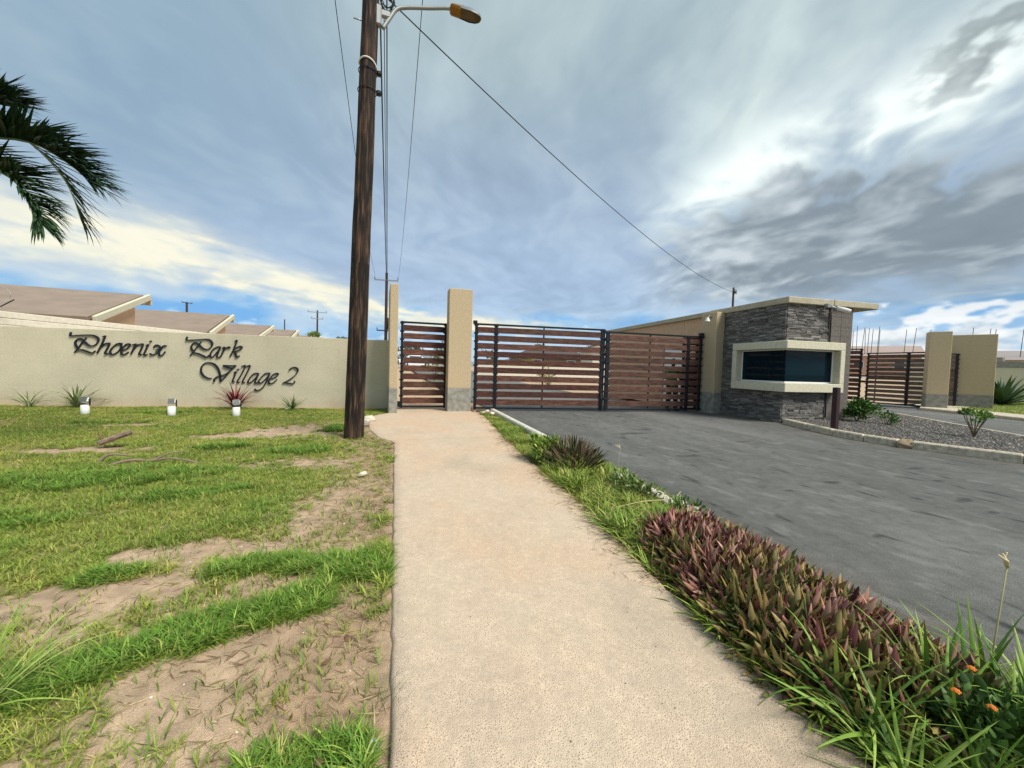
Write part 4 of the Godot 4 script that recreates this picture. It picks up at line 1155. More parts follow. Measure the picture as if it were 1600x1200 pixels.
func car(at: Vector3, turn: float) -> void:
	var t := thing("parked_car", "small white car parked far behind the narrow gate", "car", at, turn)
	var st := new_st(false)
	var prof := [[-2.1, 0.35, 0.75], [-2.05, 0.3, 0.95], [-1.3, 0.28, 1.02], [-0.7, 0.28, 1.45], [0.5, 0.28, 1.48], [1.1, 0.28, 1.05], [1.95, 0.3, 0.92], [2.1, 0.35, 0.7]]
	for i in prof.size() - 1:
		var p: Array = prof[i]
		var q: Array = prof[i + 1]
		for s in [-1, 1]:
			var w0 := 0.82
			var v := [Vector3(p[0], p[1], s * w0), Vector3(q[0], q[1], s * w0), Vector3(q[0], minf(q[2], 0.95), s * w0), Vector3(p[0], minf(p[2], 0.95), s * w0)]
			if s < 0: v.reverse()
			quad(st, v[0], v[1], v[2], v[3])
			var u := [Vector3(p[0], minf(p[2], 0.95), s * w0), Vector3(q[0], minf(q[2], 0.95), s * w0), Vector3(q[0], q[2], s * (w0 - (q[2] - minf(q[2], 0.95)) * 0.3)), Vector3(p[0], p[2], s * (w0 - (p[2] - minf(p[2], 0.95)) * 0.3))]
			if s < 0: u.reverse()
			quad(st, u[0], u[1], u[2], u[3])
		var k0: float = 0.82 - (p[2] - minf(p[2], 0.95)) * 0.3
		var k1: float = 0.82 - (q[2] - minf(q[2], 0.95)) * 0.3
		quad(st, Vector3(p[0], p[2], k0), Vector3(q[0], q[2], k1), Vector3(q[0], q[2], -k1), Vector3(p[0], p[2], -k0))
	part("body", done(st), mat(S(226, 228, 230), 0.25), t)
	for s in [-1, 1]:
		part("window", box_mesh(Vector3(1.5, 0.36, 0.02), 0.01, Vector3(-0.1, 1.2, s * 0.755)), M.interior, t)
		for x in [-1.3, 1.3]:
			var wh := part("wheel", tube_mesh([Vector3(x, 0.3, s * 0.66), Vector3(x, 0.3, s * 0.84)], 0.3, -1, 16), M.black, t)
			part("rim", tube_mesh([Vector3(x, 0.3, s * 0.83), Vector3(x, 0.3, s * 0.85)], 0.18, -1, 12), M.steel, wh)
		part("headlight", box_mesh(Vector3(0.06, 0.12, 0.3), 0.02, Vector3(2.03, 0.75, s * 0.58)), M.whiteplastic, t)

# ------------------------------------------------------------------ plants
func leaf_mesh(l: float, w: float, bend: float, c0: Color, c1: Color, segs := 4, keel := 0.25, belly := 0.35, edge = null) -> ArrayMesh:
	# a blade from the origin up along +y, bending towards +z
	var st := new_st(false)
	var rows := []
	for i in segs + 1:
		var t := float(i) / segs
		var a := bend * t
		var y := l * (sin(a) / maxf(bend, 0.001) if bend > 0.001 else t)
		var z := l * ((1.0 - cos(a)) / maxf(bend, 0.001) if bend > 0.001 else 0.0)
		var ww := w * 0.5 * (pow(t / belly, 0.6) if t < belly else pow(maxf(0.0, (1.0 - t) / (1.0 - belly)), 0.75))
		ww = maxf(ww, w * 0.18 * (1.0 - t))
		var nrm := Vector3(0, -sin(a), cos(a))
		rows.append([Vector3(-ww, y, z) + nrm * ww * keel, Vector3(0, y, z), Vector3(ww, y, z) + nrm * ww * keel, c0.lerp(c1, t)])
	for i in segs:
		var p: Array = rows[i]
		var q: Array = rows[i + 1]
		for s in 2:
			var col := [p[3], p[3], q[3], q[3]]
			if edge != null:
				if s == 0: col = [edge, p[3], q[3], edge]
				else: col = [p[3], edge, edge, q[3]]
			var v := [p[s], p[s + 1], q[s + 1], q[s]]
			for k in ([0, 2, 1, 0, 3, 2] if i < segs - 1 else [0, 2, 1]):
				st.set_color(col[k])
				st.add_vertex(v[k])
	return done(st)

func append(st: SurfaceTool, m: ArrayMesh, xf: Transform3D) -> void:
	st.append_from(m, 0, xf)

func tuft(seed_: int, blades: int, h: float, w: float, spread: float, c0: Color, c1: Color) -> ArrayMesh:
	var r := RandomNumberGenerator.new()
	r.seed = seed_
	var st := new_st(false)
	var variants := []
	for k in 3: variants.append(leaf_mesh(1.0, w / h, 0.5 + k * 0.45, c0, c1, 3, 0.15, 0.25))
	for i in blades:
		var s := h * r.randf_range(0.55, 1.15)
		var b := Basis(Vector3.UP, r.randf() * TAU) * Basis(Vector3.RIGHT, r.randf_range(0.05, spread))
		append(st, variants[i % 3], Transform3D(b.scaled(Vector3.ONE * s), Vector3(r.randf_range(-0.022, 0.022), -0.004, r.randf_range(-0.022, 0.022))))
	return st.commit()

# a plant of strap leaves, every leaf a part
func strap_plant(called: String, label: String, at: Vector3, n: int, l: float, w: float, mats: Array, meshes: Array, lean0: float, lean1: float, seed_: int, category := "plant", group := "") -> Node3D:
	var t := thing(called, label, category, at, 0.0, group)
	var r := RandomNumberGenerator.new()
	r.seed = seed_
	for i in n:
		var f := float(i) / n
		var b := Basis(Vector3.UP, i * 2.4 + r.randf_range(-0.4, 0.4)) * Basis(Vector3.RIGHT, lerpf(lean0, lean1, f) + r.randf_range(-0.12, 0.12)) * Basis(Vector3.UP, r.randf_range(-0.5, 0.5))
		var s := l * r.randf_range(0.75, 1.1)
		part("leaf", meshes[i % meshes.size()], mats[r.randi() % mats.size()], t, Transform3D(b.scaled(Vector3(s, s, s)), Vector3(r.randf_range(-1, 1), 0, r.randf_range(-1, 1)) * 0.03))
	return t

func foliage(t: Node3D, c: Vector3, rad: Vector3, n: int, cols: Array, size: float, r: RandomNumberGenerator, called := "foliage", mesh: ArrayMesh = null) -> void:
	var xs := []
	var cs := []
	var clumps := []
	for i in 14:
		var v := Vector3(r.randf_range(-1, 1), r.randf_range(-0.6, 1), r.randf_range(-1, 1))
		clumps.append([v.normalized() * r.randf_range(0.35, 0.85), r.randf_range(0.3, 0.5), r.randf_range(0.75, 1.2)])
	for i in n:
		var k: Array = clumps[r.randi() % clumps.size()]
		var d := Vector3(r.randfn(), r.randfn(), r.randfn()).normalized()
		var p: Vector3 = k[0] + d * k[1] * pow(r.randf(), 0.4)
		var out := (p.normalized() + Vector3(0, 0.5, 0) + Vector3(r.randfn(), r.randfn(), r.randfn()) * 0.5).normalized()
		var side := out.cross(Vector3(r.randfn(), r.randfn(), r.randfn())).normalized()
		var b := Basis(side, out, side.cross(out))
		xs.append(Transform3D(b.scaled(Vector3.ONE * size * r.randf_range(0.6, 1.25)), c + Vector3(p.x * rad.x, maxf(p.y * rad.y, -rad.y * 0.85), p.z * rad.z)))
		var col: Color = cols[r.randi() % cols.size()]
		cs.append(col * k[2] * r.randf_range(0.8, 1.2))
	many(called, mesh if mesh else M.leafshape, M.leaf, xs, cs, t)

func shrub(called: String, label: String, at: Vector3, rad: Vector3, n: int, cols: Array, size: float, group := "") -> Node3D:
	var t := thing(called, label, "shrub", at, 0.0, group)
	var r := RandomNumberGenerator.new()
	r.seed = int(at.x * 100.0 + at.z * 10.0) + 999
	for i in 4:
		var a := i * 1.7
		part("stem", tube_mesh([Vector3.ZERO, Vector3(cos(a) * rad.x * 0.3, rad.y * 0.7, sin(a) * rad.z * 0.3), Vector3(cos(a) * rad.x * 0.5, rad.y * 1.3, sin(a) * rad.z * 0.5)], rad.x * 0.03, rad.x * 0.012, 5), M.bark, t)
	foliage(t, Vector3(0, rad.y * 0.95, 0), rad, n, cols, size, r)
	return t

func far_tree(label: String, at: Vector3, h: float, rad: float, cols: Array) -> void:
	var t := thing("tree", label, "tree", at, 0.0, "trees in the distance")
	var r := RandomNumberGenerator.new()
	r.seed = int(absf(at.x) * 100.0 + absf(at.z))
	part("trunk", tube_mesh([Vector3.ZERO, Vector3(0.1, h * 0.4, 0), Vector3(0, h * 0.75, 0.1)], h * 0.025, h * 0.012, 6), M.bark, t)
	foliage(t, Vector3(0, h - rad * 0.55, 0), Vector3(rad, rad * 0.6, rad), 420, cols, rad * 0.22, r, "crown")

func lawn_at(x: float, z: float) -> Array:              # [density, height, lush]
	var n := cov.get_noise_2d(x, z)
	var n2 := cov.get_noise_2d(x * 3.1 + 50.0, z * 3.1)
	var den := 0.0
	var lush := 0.15
	var hgt := 0.055
	var pl := table(PATH_L, z)
	var near := smoothstep(-2.6, -3.7, z + clampf((x + 1.1) * 0.9, -0.4, 1.0))
	den = lerpf(0.22 + 0.28 * smoothstep(-1.0, -2.2, x), 0.92, near) + n * 0.7 + n2 * 0.35
	den *= 1.0 - 0.78 * smoothstep(pl - 1.1, pl - 0.5, x + n * 0.5) * (1.0 - smoothstep(-9.0, -10.0, z))
	lush += n * 0.6 + near * 0.2
	# a lusher band, bare spots and isolated mats of thick grass
	for b in [[-1.39, -8.4, 1.2, 0.85], [-2.4, -8.0, 0.8, 0.3], [-3.95, -7.1, 1.0, 0.25], [-1.0, -5.7, 1.2, 0.3], [-1.25, -3.25, 0.7, 0.2], [-4.6, -9.6, 0.6, 0.25], [-0.6, -2.0, 0.7, 0.35], [-0.25, -3.9, 0.45, 0.9], [-1.7, -2.7, 0.6, 0.25]]:
		var d := Vector2((x - b[0]) / b[2], (z - b[1]) / b[3]).length() + n2 * 0.5
		den *= smoothstep(0.55, 1.15, d)
	var mats := [[-3.0, -5.4, 1.9, 0.62, 0.95, 0.10], [-0.99, -6.45, 0.55, 0.26, 1.0, 0.09], [-2.17, -6.9, 0.55, 0.16, 1.0, 0.09], [-0.74, -2.86, 0.30, 0.12, 1.3, 0.085], [-0.08, -2.66, 0.24, 0.24, 1.3, 0.09], [-0.4, -2.75, 0.3, 0.10, 1.1, 0.08], [-0.22, -1.34, 0.2, 0.13, 1.2, 0.085], [-1.48, -2.98, 0.2, 0.09, 1.2, 0.08], [-5.2, -10.0, 0.8, 0.26, 1.2, 0.09], [-4.9, -11.6, 1.0, 0.3, 1.2, 0.1], [-0.7, -8.6, 0.4, 0.5, 0.9, 0.08], [-0.25, -9.8, 0.4, 0.5, 0.8, 0.08], [-1.8, -4.6, 0.9, 0.3, 0.9, 0.08], [-3.2, -4.2, 1.0, 0.3, 0.8, 0.08], [-1.35, -2.02, 0.2, 0.2, 1.1, 0.08]]
	for m in mats:
		var d := Vector2((x - m[0]) / m[2], (z - m[1]) / m[3]).length() + n2 * 0.75 + n * 0.3
		var k := 1.0 - smoothstep(0.75 if m[2] < 0.8 else 0.2, 1.1 if m[2] < 0.8 else 1.5, d)
		den = maxf(den, m[4] * k)
		hgt = maxf(hgt, m[5] * k)
		lush = maxf(lush, k * 0.95)
	# the long thick mat that runs in from the edge of the picture
	var a := Vector2(-1.42, -1.98)
	var b2 := Vector2(-0.36, -2.40)
	var p := Geometry2D.get_closest_point_to_segment(Vector2(x, z), a, b2)
	var dd := p.distance_to(Vector2(x, z)) / 0.155 + n2 * 0.7
	var kk := 1.0 - smoothstep(0.75, 1.1, dd)
	den = maxf(den, 1.35 * kk); hgt = maxf(hgt, 0.085 * kk); lush = maxf(lush, kk)
	den *= smoothstep(pl - 0.02, pl - 0.07, x)
	return [den, hgt, clampf(lush, 0, 1)]

func build_lawn() -> void:
	var r := RandomNumberGenerator.new()
	r.seed = 4242
	var c0 := Color(0.95, 0.93, 0.72)
	var meshes := [tuft(1, 9, 1.0, 0.060, 1.15, c0, Color.WHITE), tuft(2, 9, 1.0, 0.050, 0.9, c0, Color.WHITE), tuft(3, 8, 1.0, 0.072, 1.35, c0, Color(1, 0.98, 0.85)), tuft(4, 3, 1.0, 0.075, 0.5, c0, Color.WHITE), tuft(5, 2, 1.0, 0.06, 0.4, c0, Color.WHITE)]
	var xs := [[], [], [], [], []]
	var cs := [[], [], [], [], []]
	var put := func(x: float, z: float, h: float, lush: float, y: float) -> void:
		var k := r.randi() % 3
		var s := h * r.randf_range(0.7, 1.35)
		var b := Basis(Vector3.UP, r.randf() * TAU) * Basis(Vector3.RIGHT, r.randf_range(-0.25, 0.25))
		xs[k].append(Transform3D(b.scaled(Vector3(s * 1.25, s, s * 1.25)), Vector3(x, y, z)))
		var c := Lc(150, 156, 70).lerp(Lc(96, 134, 44), clampf(lush + r.randf_range(-0.2, 0.25), 0, 1))
		if r.randf() < 0.12 * (1.2 - lush): c = Lc(186, 172, 112)
		if r.randf() < 0.16: c = c.lerp(Lc(170, 182, 92), 0.6)
		cs[k].append(c * r.randf_range(0.62, 1.3))
	# lawn, thinner with distance from where one stands because each tuft then shows smaller
	for band in [[-0.3, -3.4, -4.8, 3400.0], [-3.4, -6.0, -7.6, 2600.0], [-6.0, -9.0, -11.0, 1500.0], [-9.0, -13.6, -14.0, 1000.0]]:
		var area: float = (0.4 - band[2]) * (band[0] - band[1])
		for i in int(area * band[3]):
			var x := r.randf_range(band[2], 0.4)
			var z := r.randf_range(band[1], band[0])
			if z < -12.1 + 0.1566 * x: continue
			var q := lawn_at(x, z)
			if r.randf() > q[0]: continue
			put.call(x, z, q[1] * (1.0 if z > -6 else 1.15), q[2], soil_y(x, z))
	# single sprouts standing in the bare sand
	for i in 13000:
		var z := -0.7 - r.randf() * 4.2
		var x := table(PATH_L, z) - 0.05 - r.randf() * 3.4
		if cov.get_noise_2d(x * 1.3 + 70.0, z * 1.3) + r.randf_range(-0.3, 0.3) < -0.05: continue
		var k := 3 + r.randi() % 2
		var b := Basis(Vector3.UP, r.randf() * TAU) * Basis(Vector3.RIGHT, r.randf_range(-0.15, 0.15))
		xs[k].append(Transform3D(b.scaled(Vector3.ONE * r.randf_range(0.03, 0.085)), Vector3(x, soil_y(x, z), z)))
		cs[k].append(Lc(150, 152, 76).lerp(Lc(92, 132, 48), r.randf()) * r.randf_range(0.8, 1.15))
	# dead blades lying flat
	var lx := []
	var lc := []
	for i in 9000:
		var z := -0.7 - r.randf() * 7.0
		var x := table(PATH_L, z) - 0.03 - r.randf() * r.randf() * 4.5
		var b := Basis(Vector3.UP, r.randf() * TAU) * Basis(Vector3.RIGHT, r.randf_range(1.35, 1.65)) * Basis(Vector3.UP, r.randf() * TAU)
		lx.append(Transform3D(b.scaled(Vector3.ONE * r.randf_range(0.03, 0.10)), Vector3(x, soil_y(x, z) + 0.004, z)))
		lc.append((Lc(176, 158, 118) if r.randf() < 0.6 else Lc(124, 100, 70)) * r.randf_range(0.7, 1.15))
	for i in 5200:
		var z := -1.7 - r.randf() * 8.5
		var off := r.randf() * r.randf() * 0.32
		if cov.get_noise_2d(z * 1.6, 200.0) + r.randf_range(-0.3, 0.3) < 0.0: continue
		var x := table(PATH_R, z) - off + 0.04
		var b := Basis(Vector3.UP, r.randf() * TAU) * Basis(Vector3.RIGHT, r.randf_range(1.35, 1.65)) * Basis(Vector3.UP, r.randf() * TAU)
		lx.append(Transform3D(b.scaled(Vector3.ONE * r.randf_range(0.025, 0.09)), Vector3(x, 0.008, z)))
		lc.append((Lc(160, 138, 100) if r.randf() < 0.5 else Lc(104, 82, 58)) * r.randf_range(0.7, 1.15))
	# sprouts along the edge of the slab
	for i in 900:
		var z := -r.randf() * 6.6
		var x := table(PATH_L, z) - r.randf() * r.randf() * 0.22 - 0.02
		if cov.get_noise_2d(x * 2.0 + 7.0, z * 2.6) < 0.16: continue
		put.call(x, z, 0.085, 0.4, soil_y(x, z))
	# verge between path and kerb
	for i in 26000:
		var z := r.randf_range(-10.6, -0.4)
		var a := table(PATH_R, z)
		var b := table(KERB_L, z) - (0.1 if z < -5.2 else -0.05)
		var f := r.randf()
		var x := lerpf(a, b, f)
		var n := cov.get_noise_2d(x * 2.0 + 90.0, z * 1.5)
		var den := 0.75 + n * 1.2
		if z < -5.3 and f > 0.6: den *= 0.35
		if z < -9.6: den *= 0.15
		if f < 0.16: den *= 0.3
		if r.randf() > den: continue
		put.call(x, z, 0.10 + (0.07 if z > -4.6 else 0.0) + n * 0.05, 0.45 + n * 0.5, soil_y(x, z))
	var straw := many("dead_grass", leaf_mesh(1.0, 0.06, 0.4, Color.WHITE, Color.WHITE, 3, 0.3, 0.3), M.grass, lx, lc, self)
	tag(straw, "dead straw blades and litter lying on the sandy soil", "litter")
	var g := thing("lawn_grass", "patchy green and straw coloured grass on sandy soil", "grass")
	g.set_meta("kind", "stuff")
	for k in 5:
		many("grass_blades", meshes[k], M.grass, xs[k], cs[k], g)
	# grass on the lawn beyond the second road
	var fx := []
	var fc := []
	for i in 5200:
		var z := r.randf_range(-13.5, -4.0)
		var x := r.randf_range(22.6, 36.0)
		if x < 26.6 and z < -9.8: continue
		if x < 21.4 + (z + 9.2) * -0.36 + 1.4: continue
		fx.append(Transform3D(Basis(Vector3.UP, r.randf() * TAU).scaled(Vector3.ONE * 0.16), Vector3(x, 0.05, z)))
		fc.append(Lc(110, 140, 50).lerp(Lc(150, 160, 80), r.randf()))
	var fg := many("lawn_grass", meshes[0], M.grass, fx, fc, self)
	tag(fg, "mown grass strip in front of the far cream wall", "grass")
	# shell grit and small stones on the soil
	var px := []
	var pc := []
	var peb := SphereMesh.new()
	peb.radius = 0.5; peb.height = 0.7; peb.radial_segments = 7; peb.rings = 3
	for i in 1500:
		var z := -0.9 - r.randf() * r.randf() * 9.0
		var x := table(PATH_L, z) - 0.04 - r.randf() * 4.5
		var s := r.randf_range(0.004, 0.011) * (2.2 if r.randf() < 0.05 else 1.0)
		px.append(Transform3D(Basis(Vector3(r.randfn(), r.randfn(), r.randfn()).normalized(), r.randf() * 6.0).scaled(Vector3(s, s * r.randf_range(0.5, 0.9), s * r.randf_range(0.6, 1.3))), Vector3(x, soil_y(x, z) + s * 0.2, z)))
		pc.append(Lc(226, 216, 198) if r.randf() < 0.45 else Lc(150, 128, 100) * r.randf_range(0.6, 1.1))
	for i in 160:                                            # crumbs on the path
		var z := -0.7 - r.randf() * 6.0
		var x := lerpf(table(PATH_L, z), table(PATH_R, z), 1.0 - r.randf() * r.randf())
		var s := r.randf_range(0.002, 0.005)
		px.append(Transform3D(Basis(Vector3.UP, r.randf() * 6.0).scaled(Vector3(s, s * 0.7, s * 1.4)), Vector3(x, 0.004, z)))
		pc.append(Lc(70, 56, 40))
	var gr := many("grit", peb, M.pebble, px, pc, self)
	tag(gr, "pale shell grit and dark crumbs strewn over soil and path", "grit")
	# gravel of the median
	px = []; pc = []
	for i in 14000:
		var z := r.randf_range(-9.3, -0.9)
		var l := table([[-0.9, 11.2], [-3.17, 9.85], [-4.45, 9.48], [-5.6, 9.58], [-7.38, 10.4], [-9.4, 10.6]], z)
		var rr := table([[-0.9, 11.8], [-2.6, 12.4], [-4.42, 13.5], [-6.42, 15.1], [-8.37, 16.8], [-9.4, 17.3]], z)
		var x := lerpf(l, rr, r.randf())
		var s := r.randf_range(0.025, 0.06)
		px.append(Transform3D(Basis(Vector3(r.randfn(), r.randfn(), r.randfn()).normalized(), r.randf() * 6.0).scaled(Vector3(s, s * 0.6, s * r.randf_range(0.6, 1.1))), Vector3(x, 0.095, z)))
		var v := r.randf_range(0.5, 1.25)
		pc.append((Lc(108, 105, 101) if r.randf() < 0.88 else Lc(150, 142, 128)) * v)
	gr = many("gravel", peb, M.pebble, px, pc, self)
	tag(gr, "loose grey gravel filling the median before the guardhouse", "gravel")

func tinted(c: Color, rough := 0.55) -> StandardMaterial3D:
	var m: StandardMaterial3D = leafmat(rough, 0.3)
	m.albedo_color = c
	return m

func build_hedge() -> void:
	var t := thing("hedge", "low border of purple and olive lance leaves between path and road", "hedge", Vector3.ZERO)
	var r := RandomNumberGenerator.new()
	r.seed = 303
	var W := Color.WHITE
	var meshes := [leaf_mesh(1.0, 0.22, 0.25, Color(0.85, 1, 0.85), W, 5, 0.6, 0.42, Color(1.0, 0.74, 0.64)), leaf_mesh(1.0, 0.25, 0.5, Color(0.85, 1, 0.85), W, 5, 0.5, 0.40, Color(0.95, 0.82, 0.72)), leaf_mesh(1.0, 0.19, 0.1, W, Color(1, 0.92, 0.84), 5, 0.6, 0.38, Color(1.0, 0.74, 0.66))]
	var pal := [Lc(112, 108, 62), Lc(138, 122, 80), Lc(90, 94, 52), Lc(142, 106, 94), Lc(114, 72, 72), Lc(86, 52, 58), Lc(166, 132, 120), Lc(70, 78, 44)]
	var leftx := [[-0.55, 1.80], [-0.9, 1.64], [-1.14, 1.58], [-1.6, 1.67], [-2.2, 1.84], [-2.6, 2.02]]
	var rightx := [[-0.55, 2.22], [-0.8, 2.30], [-1.15, 2.42], [-1.77, 2.54], [-2.3, 2.50], [-2.62, 2.26]]
	var leaves := []
	var nz := noise(81, 2.0, 3)
	var z := -0.74
	while z > -2.64:
		var l := table(leftx, z)
		var rt := table(rightx, z)
		var n := int((rt - l) / 0.030)
		for i in n + 1:
			var f := (i + r.randf_range(-0.5, 0.5)) / maxf(n, 1)
			var x := lerpf(l, rt, f)
			var zz := z + r.randf_range(-0.02, 0.02)
			var end := clampf((zz + 2.72) / 0.35, 0.15, 1.0)
			var dome := pow(maxf(0.0, 1.0 - pow(absf(f * 2.0 - 1.0), 2.8)), 0.6) * end
			var lump := nz.get_noise_2d(x * 2.0, zz * 2.0)
			var lean_out := (f * 2.0 - 1.0) * absf(f * 2.0 - 1.0)
			var red := clampf(0.38 + nz.get_noise_2d(x, zz) * 1.3 + (f - 0.4) * 0.4 + (-zz - 1.4) * 0.3, 0, 1)
			for k in 3:
				var s := r.randf_range(0.078, 0.132)
				var y := soil_y(x, zz) + 0.02 + 0.20 * dome + lump * 0.04 - 0.05 * k * dome
				var b := Basis(Vector3.BACK, -lean_out * 0.85 + r.randfn() * 0.16) * Basis(Vector3.RIGHT, (1.0 - end) * -0.7 + 0.16 + r.randfn() * 0.22) * Basis(Vector3.UP, r.randf() * TAU) * Basis(Vector3.RIGHT, r.randf_range(0.05, 0.5))
				var ci := r.randi() % pal.size()
				if r.randf() < red: ci = [3, 4, 5, 6, 4, 3, 6, 1][r.randi() % 8]
				elif r.randf() < 0.7: ci = [0, 1, 2, 7, 1][r.randi() % 5]
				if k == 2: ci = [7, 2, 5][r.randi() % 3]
				leaves.append([Transform3D(b.scaled(Vector3.ONE * s), Vector3(x, y, zz)), ci, r.randi() % 3, s / Vector3(x, y, zz).distance_to(Vector3(0, 1.3, 0)) * (1.0 - k * 0.3)])
		z -= 0.031
	leaves.sort_custom(func(p, q): return p[3] > q[3])
	var tm := []
	for c in pal: tm.append(tinted((c * 1.3).linear_to_srgb()))
	var xs := [[], [], []]
	var cs := [[], [], []]
	for i in leaves.size():
		var q: Array = leaves[i]
		if i < 300:
			part("leaf", meshes[q[2]], tm[q[1]], t, q[0])
		else:
			xs[q[2]].append(q[0])
			cs[q[2]].append(pal[q[1]] * r.randf_range(1.0, 1.5))
	for k in 3: many("foliage", meshes[k], M.leaf, xs[k], cs[k], t)

func build_plants() -> void:
	var W := Color.WHITE
	var strap := [leaf_mesh(1.0, 0.055, 1.1, W, W, 6, 0.3, 0.3, Color(1.5, 1.45, 1.2)), leaf_mesh(1.0, 0.05, 1.7, W, W, 6, 0.3, 0.3), leaf_mesh(1.0, 0.06, 0.6, W, W, 6, 0.3, 0.3)]
	var green := [tinted(S(104, 124, 70)), tinted(S(140, 152, 104)), tinted(S(84, 106, 58)), tinted(S(172, 176, 136))]
	var grp := "strap-leaved plants along the name wall"
	strap_plant("spider_plant", "sparse green strap plant farthest along the name wall from the gate", Vector3(-8.25, -0.05, -13.15), 24, 0.62, 0.05, green, strap, 0.1, 0.75, 11, "plant", grp)
	strap_plant("spider_plant", "full striped strap plant beside the first white spotlight", Vector3(-7.25, -0.05, -12.95), 52, 0.8, 0.05, green, strap, 0.05, 0.85, 12, "plant", grp)
	strap_plant("red_cordyline", "spiky deep red plant under the word Village", Vector3(-3.62, -0.05, -12.35), 70, 0.82, 0.05, [tinted(S(122, 44, 50)), tinted(S(146, 62, 64)), tinted(S(92, 30, 40))], strap, 0.02, 0.6, 13, "plant", grp)
	strap_plant("spider_plant", "striped strap plant next to the figure two, near the timber pole", Vector3(-2.2, -0.05, -11.95), 46, 0.58, 0.05, green, strap, 0.1, 0.95, 14, "plant", grp)
	# uplights for the lettering
	for q in [[Vector3(-6.27, -0.04, -11.48), "white spotlight on a pipe stub nearest the striped strap plant", 0.0], [Vector3(-4.5, -0.04, -11.06), "white spotlight on a dented pipe stub between the other two", 0.2], [Vector3(-3.15, -0.04, -10.8), "white spotlight on a pipe stub in front of the red plant", 0.3]]:
		var l := thing("spotlight", q[1], "spotlight", q[0], q[2], "white spotlights in the lawn")
		part("pipe", tube_mesh([Vector3(0, -0.05, 0), Vector3(0.0, 0.22, 0)], 0.078, 0.074, 20), M.white, l)
		part("yoke", box_mesh(Vector3(0.02, 0.16, 0.04), 0.006, Vector3(0.085, 0.29, 0)), M.black, l)
		var hx := Transform3D(Basis(Vector3.RIGHT, -0.5), Vector3(0, 0.33, 0.0))
		var hs := new_st()
		cbox(hs, Vector3.ZERO, Vector3(0.145, 0.12, 0.09), 0.02, hx)
		var hd := part("head", done(hs), M.whiteplastic, l)
		for k in 5:
			var fs := new_st()
			cbox(fs, Vector3(0, -0.045 + k * 0.022, 0.055), Vector3(0.12, 0.008, 0.03), 0.002, hx)
			part("fin", done(fs), M.steel, hd)
		var gs := new_st()
		cbox(gs, Vector3(0, 0, -0.05), Vector3(0.12, 0.095, 0.008), 0.002, hx)
		part("lens", done(gs), M.greycap, l)
	# agave, shrubs on the median
	var ag := [leaf_mesh(1.0, 0.13, 0.35, W, Color(0.95, 1, 0.8), 6, 0.5, 0.45), leaf_mesh(1.0, 0.12, 0.7, W, Color(0.95, 1, 0.8), 6, 0.5, 0.45)]
	strap_plant("agave", "large dark green agave in front of the far cream wall", Vector3(30.2, 0.05, -10.7), 58, 1.75, 0.1, [tinted(S(70, 92, 62)), tinted(S(90, 112, 74)), tinted(S(58, 80, 56))], ag, 0.1, 1.15, 15, "agave")
	shrub("shrub", "dense dark green shrub at the foot of the tiled guardhouse end", Vector3(12.35, 0.08, -6.95), Vector3(0.44, 0.34, 0.42), 1500, [Lc(58, 92, 40), Lc(76, 112, 44), Lc(96, 126, 52)], 0.085, "shrubs on the gravel median")
	shrub("shrub", "small sprig of green on the gravel beside the dense shrub", Vector3(12.55, 0.08, -6.4), Vector3(0.24, 0.19, 0.22), 260, [Lc(84, 116, 62), Lc(104, 132, 76)], 0.07, "shrubs on the gravel median")
	var vs := thing("shrub", "young open-stemmed shrub alone on the gravel of the median", "shrub", Vector3(12.0, 0.08, -4.6), 0.0, "shrubs on the gravel median")
	var r := RandomNumberGenerator.new()
	r.seed = 31
	for i in 7:
		var a := i * 0.9
		part("stem", tube_mesh([Vector3.ZERO, Vector3(cos(a) * 0.05, 0.16, sin(a) * 0.05), Vector3(cos(a) * 0.16, 0.38, sin(a) * 0.14), Vector3(cos(a) * 0.2, 0.52, sin(a) * 0.18)], 0.014, 0.006, 5), M.bark, vs)
	foliage(vs, Vector3(0, 0.47, 0), Vector3(0.27, 0.12, 0.24), 260, [Lc(88, 122, 50), Lc(112, 140, 62)], 0.08, r)
	# verge: green shrub, the dark aloe-like clump, small bushes by the broken kerb
	shrub("shrub", "yellow-green rosette shrub beside the dark spiky clump on the verge", Vector3(2.26, -0.04, -5.0), Vector3(0.26, 0.21, 0.40), 1100, [Lc(120, 142, 58), Lc(96, 124, 48), Lc(144, 158, 76)], 0.06)
	var spike := [leaf_mesh(1.0, 0.10, 0.25, W, Color(1, 0.95, 0.9), 5, 0.5, 0.35), leaf_mesh(1.0, 0.09, 0.5, W, Color(1, 0.95, 0.9), 5, 0.5, 0.35)]
	var ds := thing("spiky_clump", "dark brown-green clump of spiky leaves on the verge", "plant", Vector3(2.47, -0.03, -4.62))
	var dm := [tinted(S(82, 80, 54)), tinted(S(98, 88, 62)), tinted(S(66, 76, 48)), tinted(S(88, 64, 54)), tinted(S(118, 112, 72))]
	for i in 290:
		var a := i * 2.4
		var q := sqrt(float(i) / 290.0)
		var p := Vector3(cos(a) * 0.27 * q, 0.05 + 0.16 * (1.0 - q * q), sin(a) * 0.40 * q)
		var b := Basis(Vector3(sin(a), 0, -cos(a)), 1.0 * q + r.randf_range(-0.25, 0.25)) * Basis(Vector3.UP, r.randf() * TAU) * Basis(Vector3.RIGHT, r.randf_range(0.0, 0.3))
		part("leaf", spike[i % 2], dm[r.randi() % 5], ds, Transform3D(b.scaled(Vector3.ONE * r.randf_range(0.20, 0.31)), p))
	shrub("shrub", "small leafy weed beside the white broken kerb on the verge", Vector3(2.58, -0.04, -3.4), Vector3(0.2, 0.12, 0.45), 620, [Lc(104, 128, 62), Lc(84, 110, 50), Lc(130, 140, 84)], 0.05)
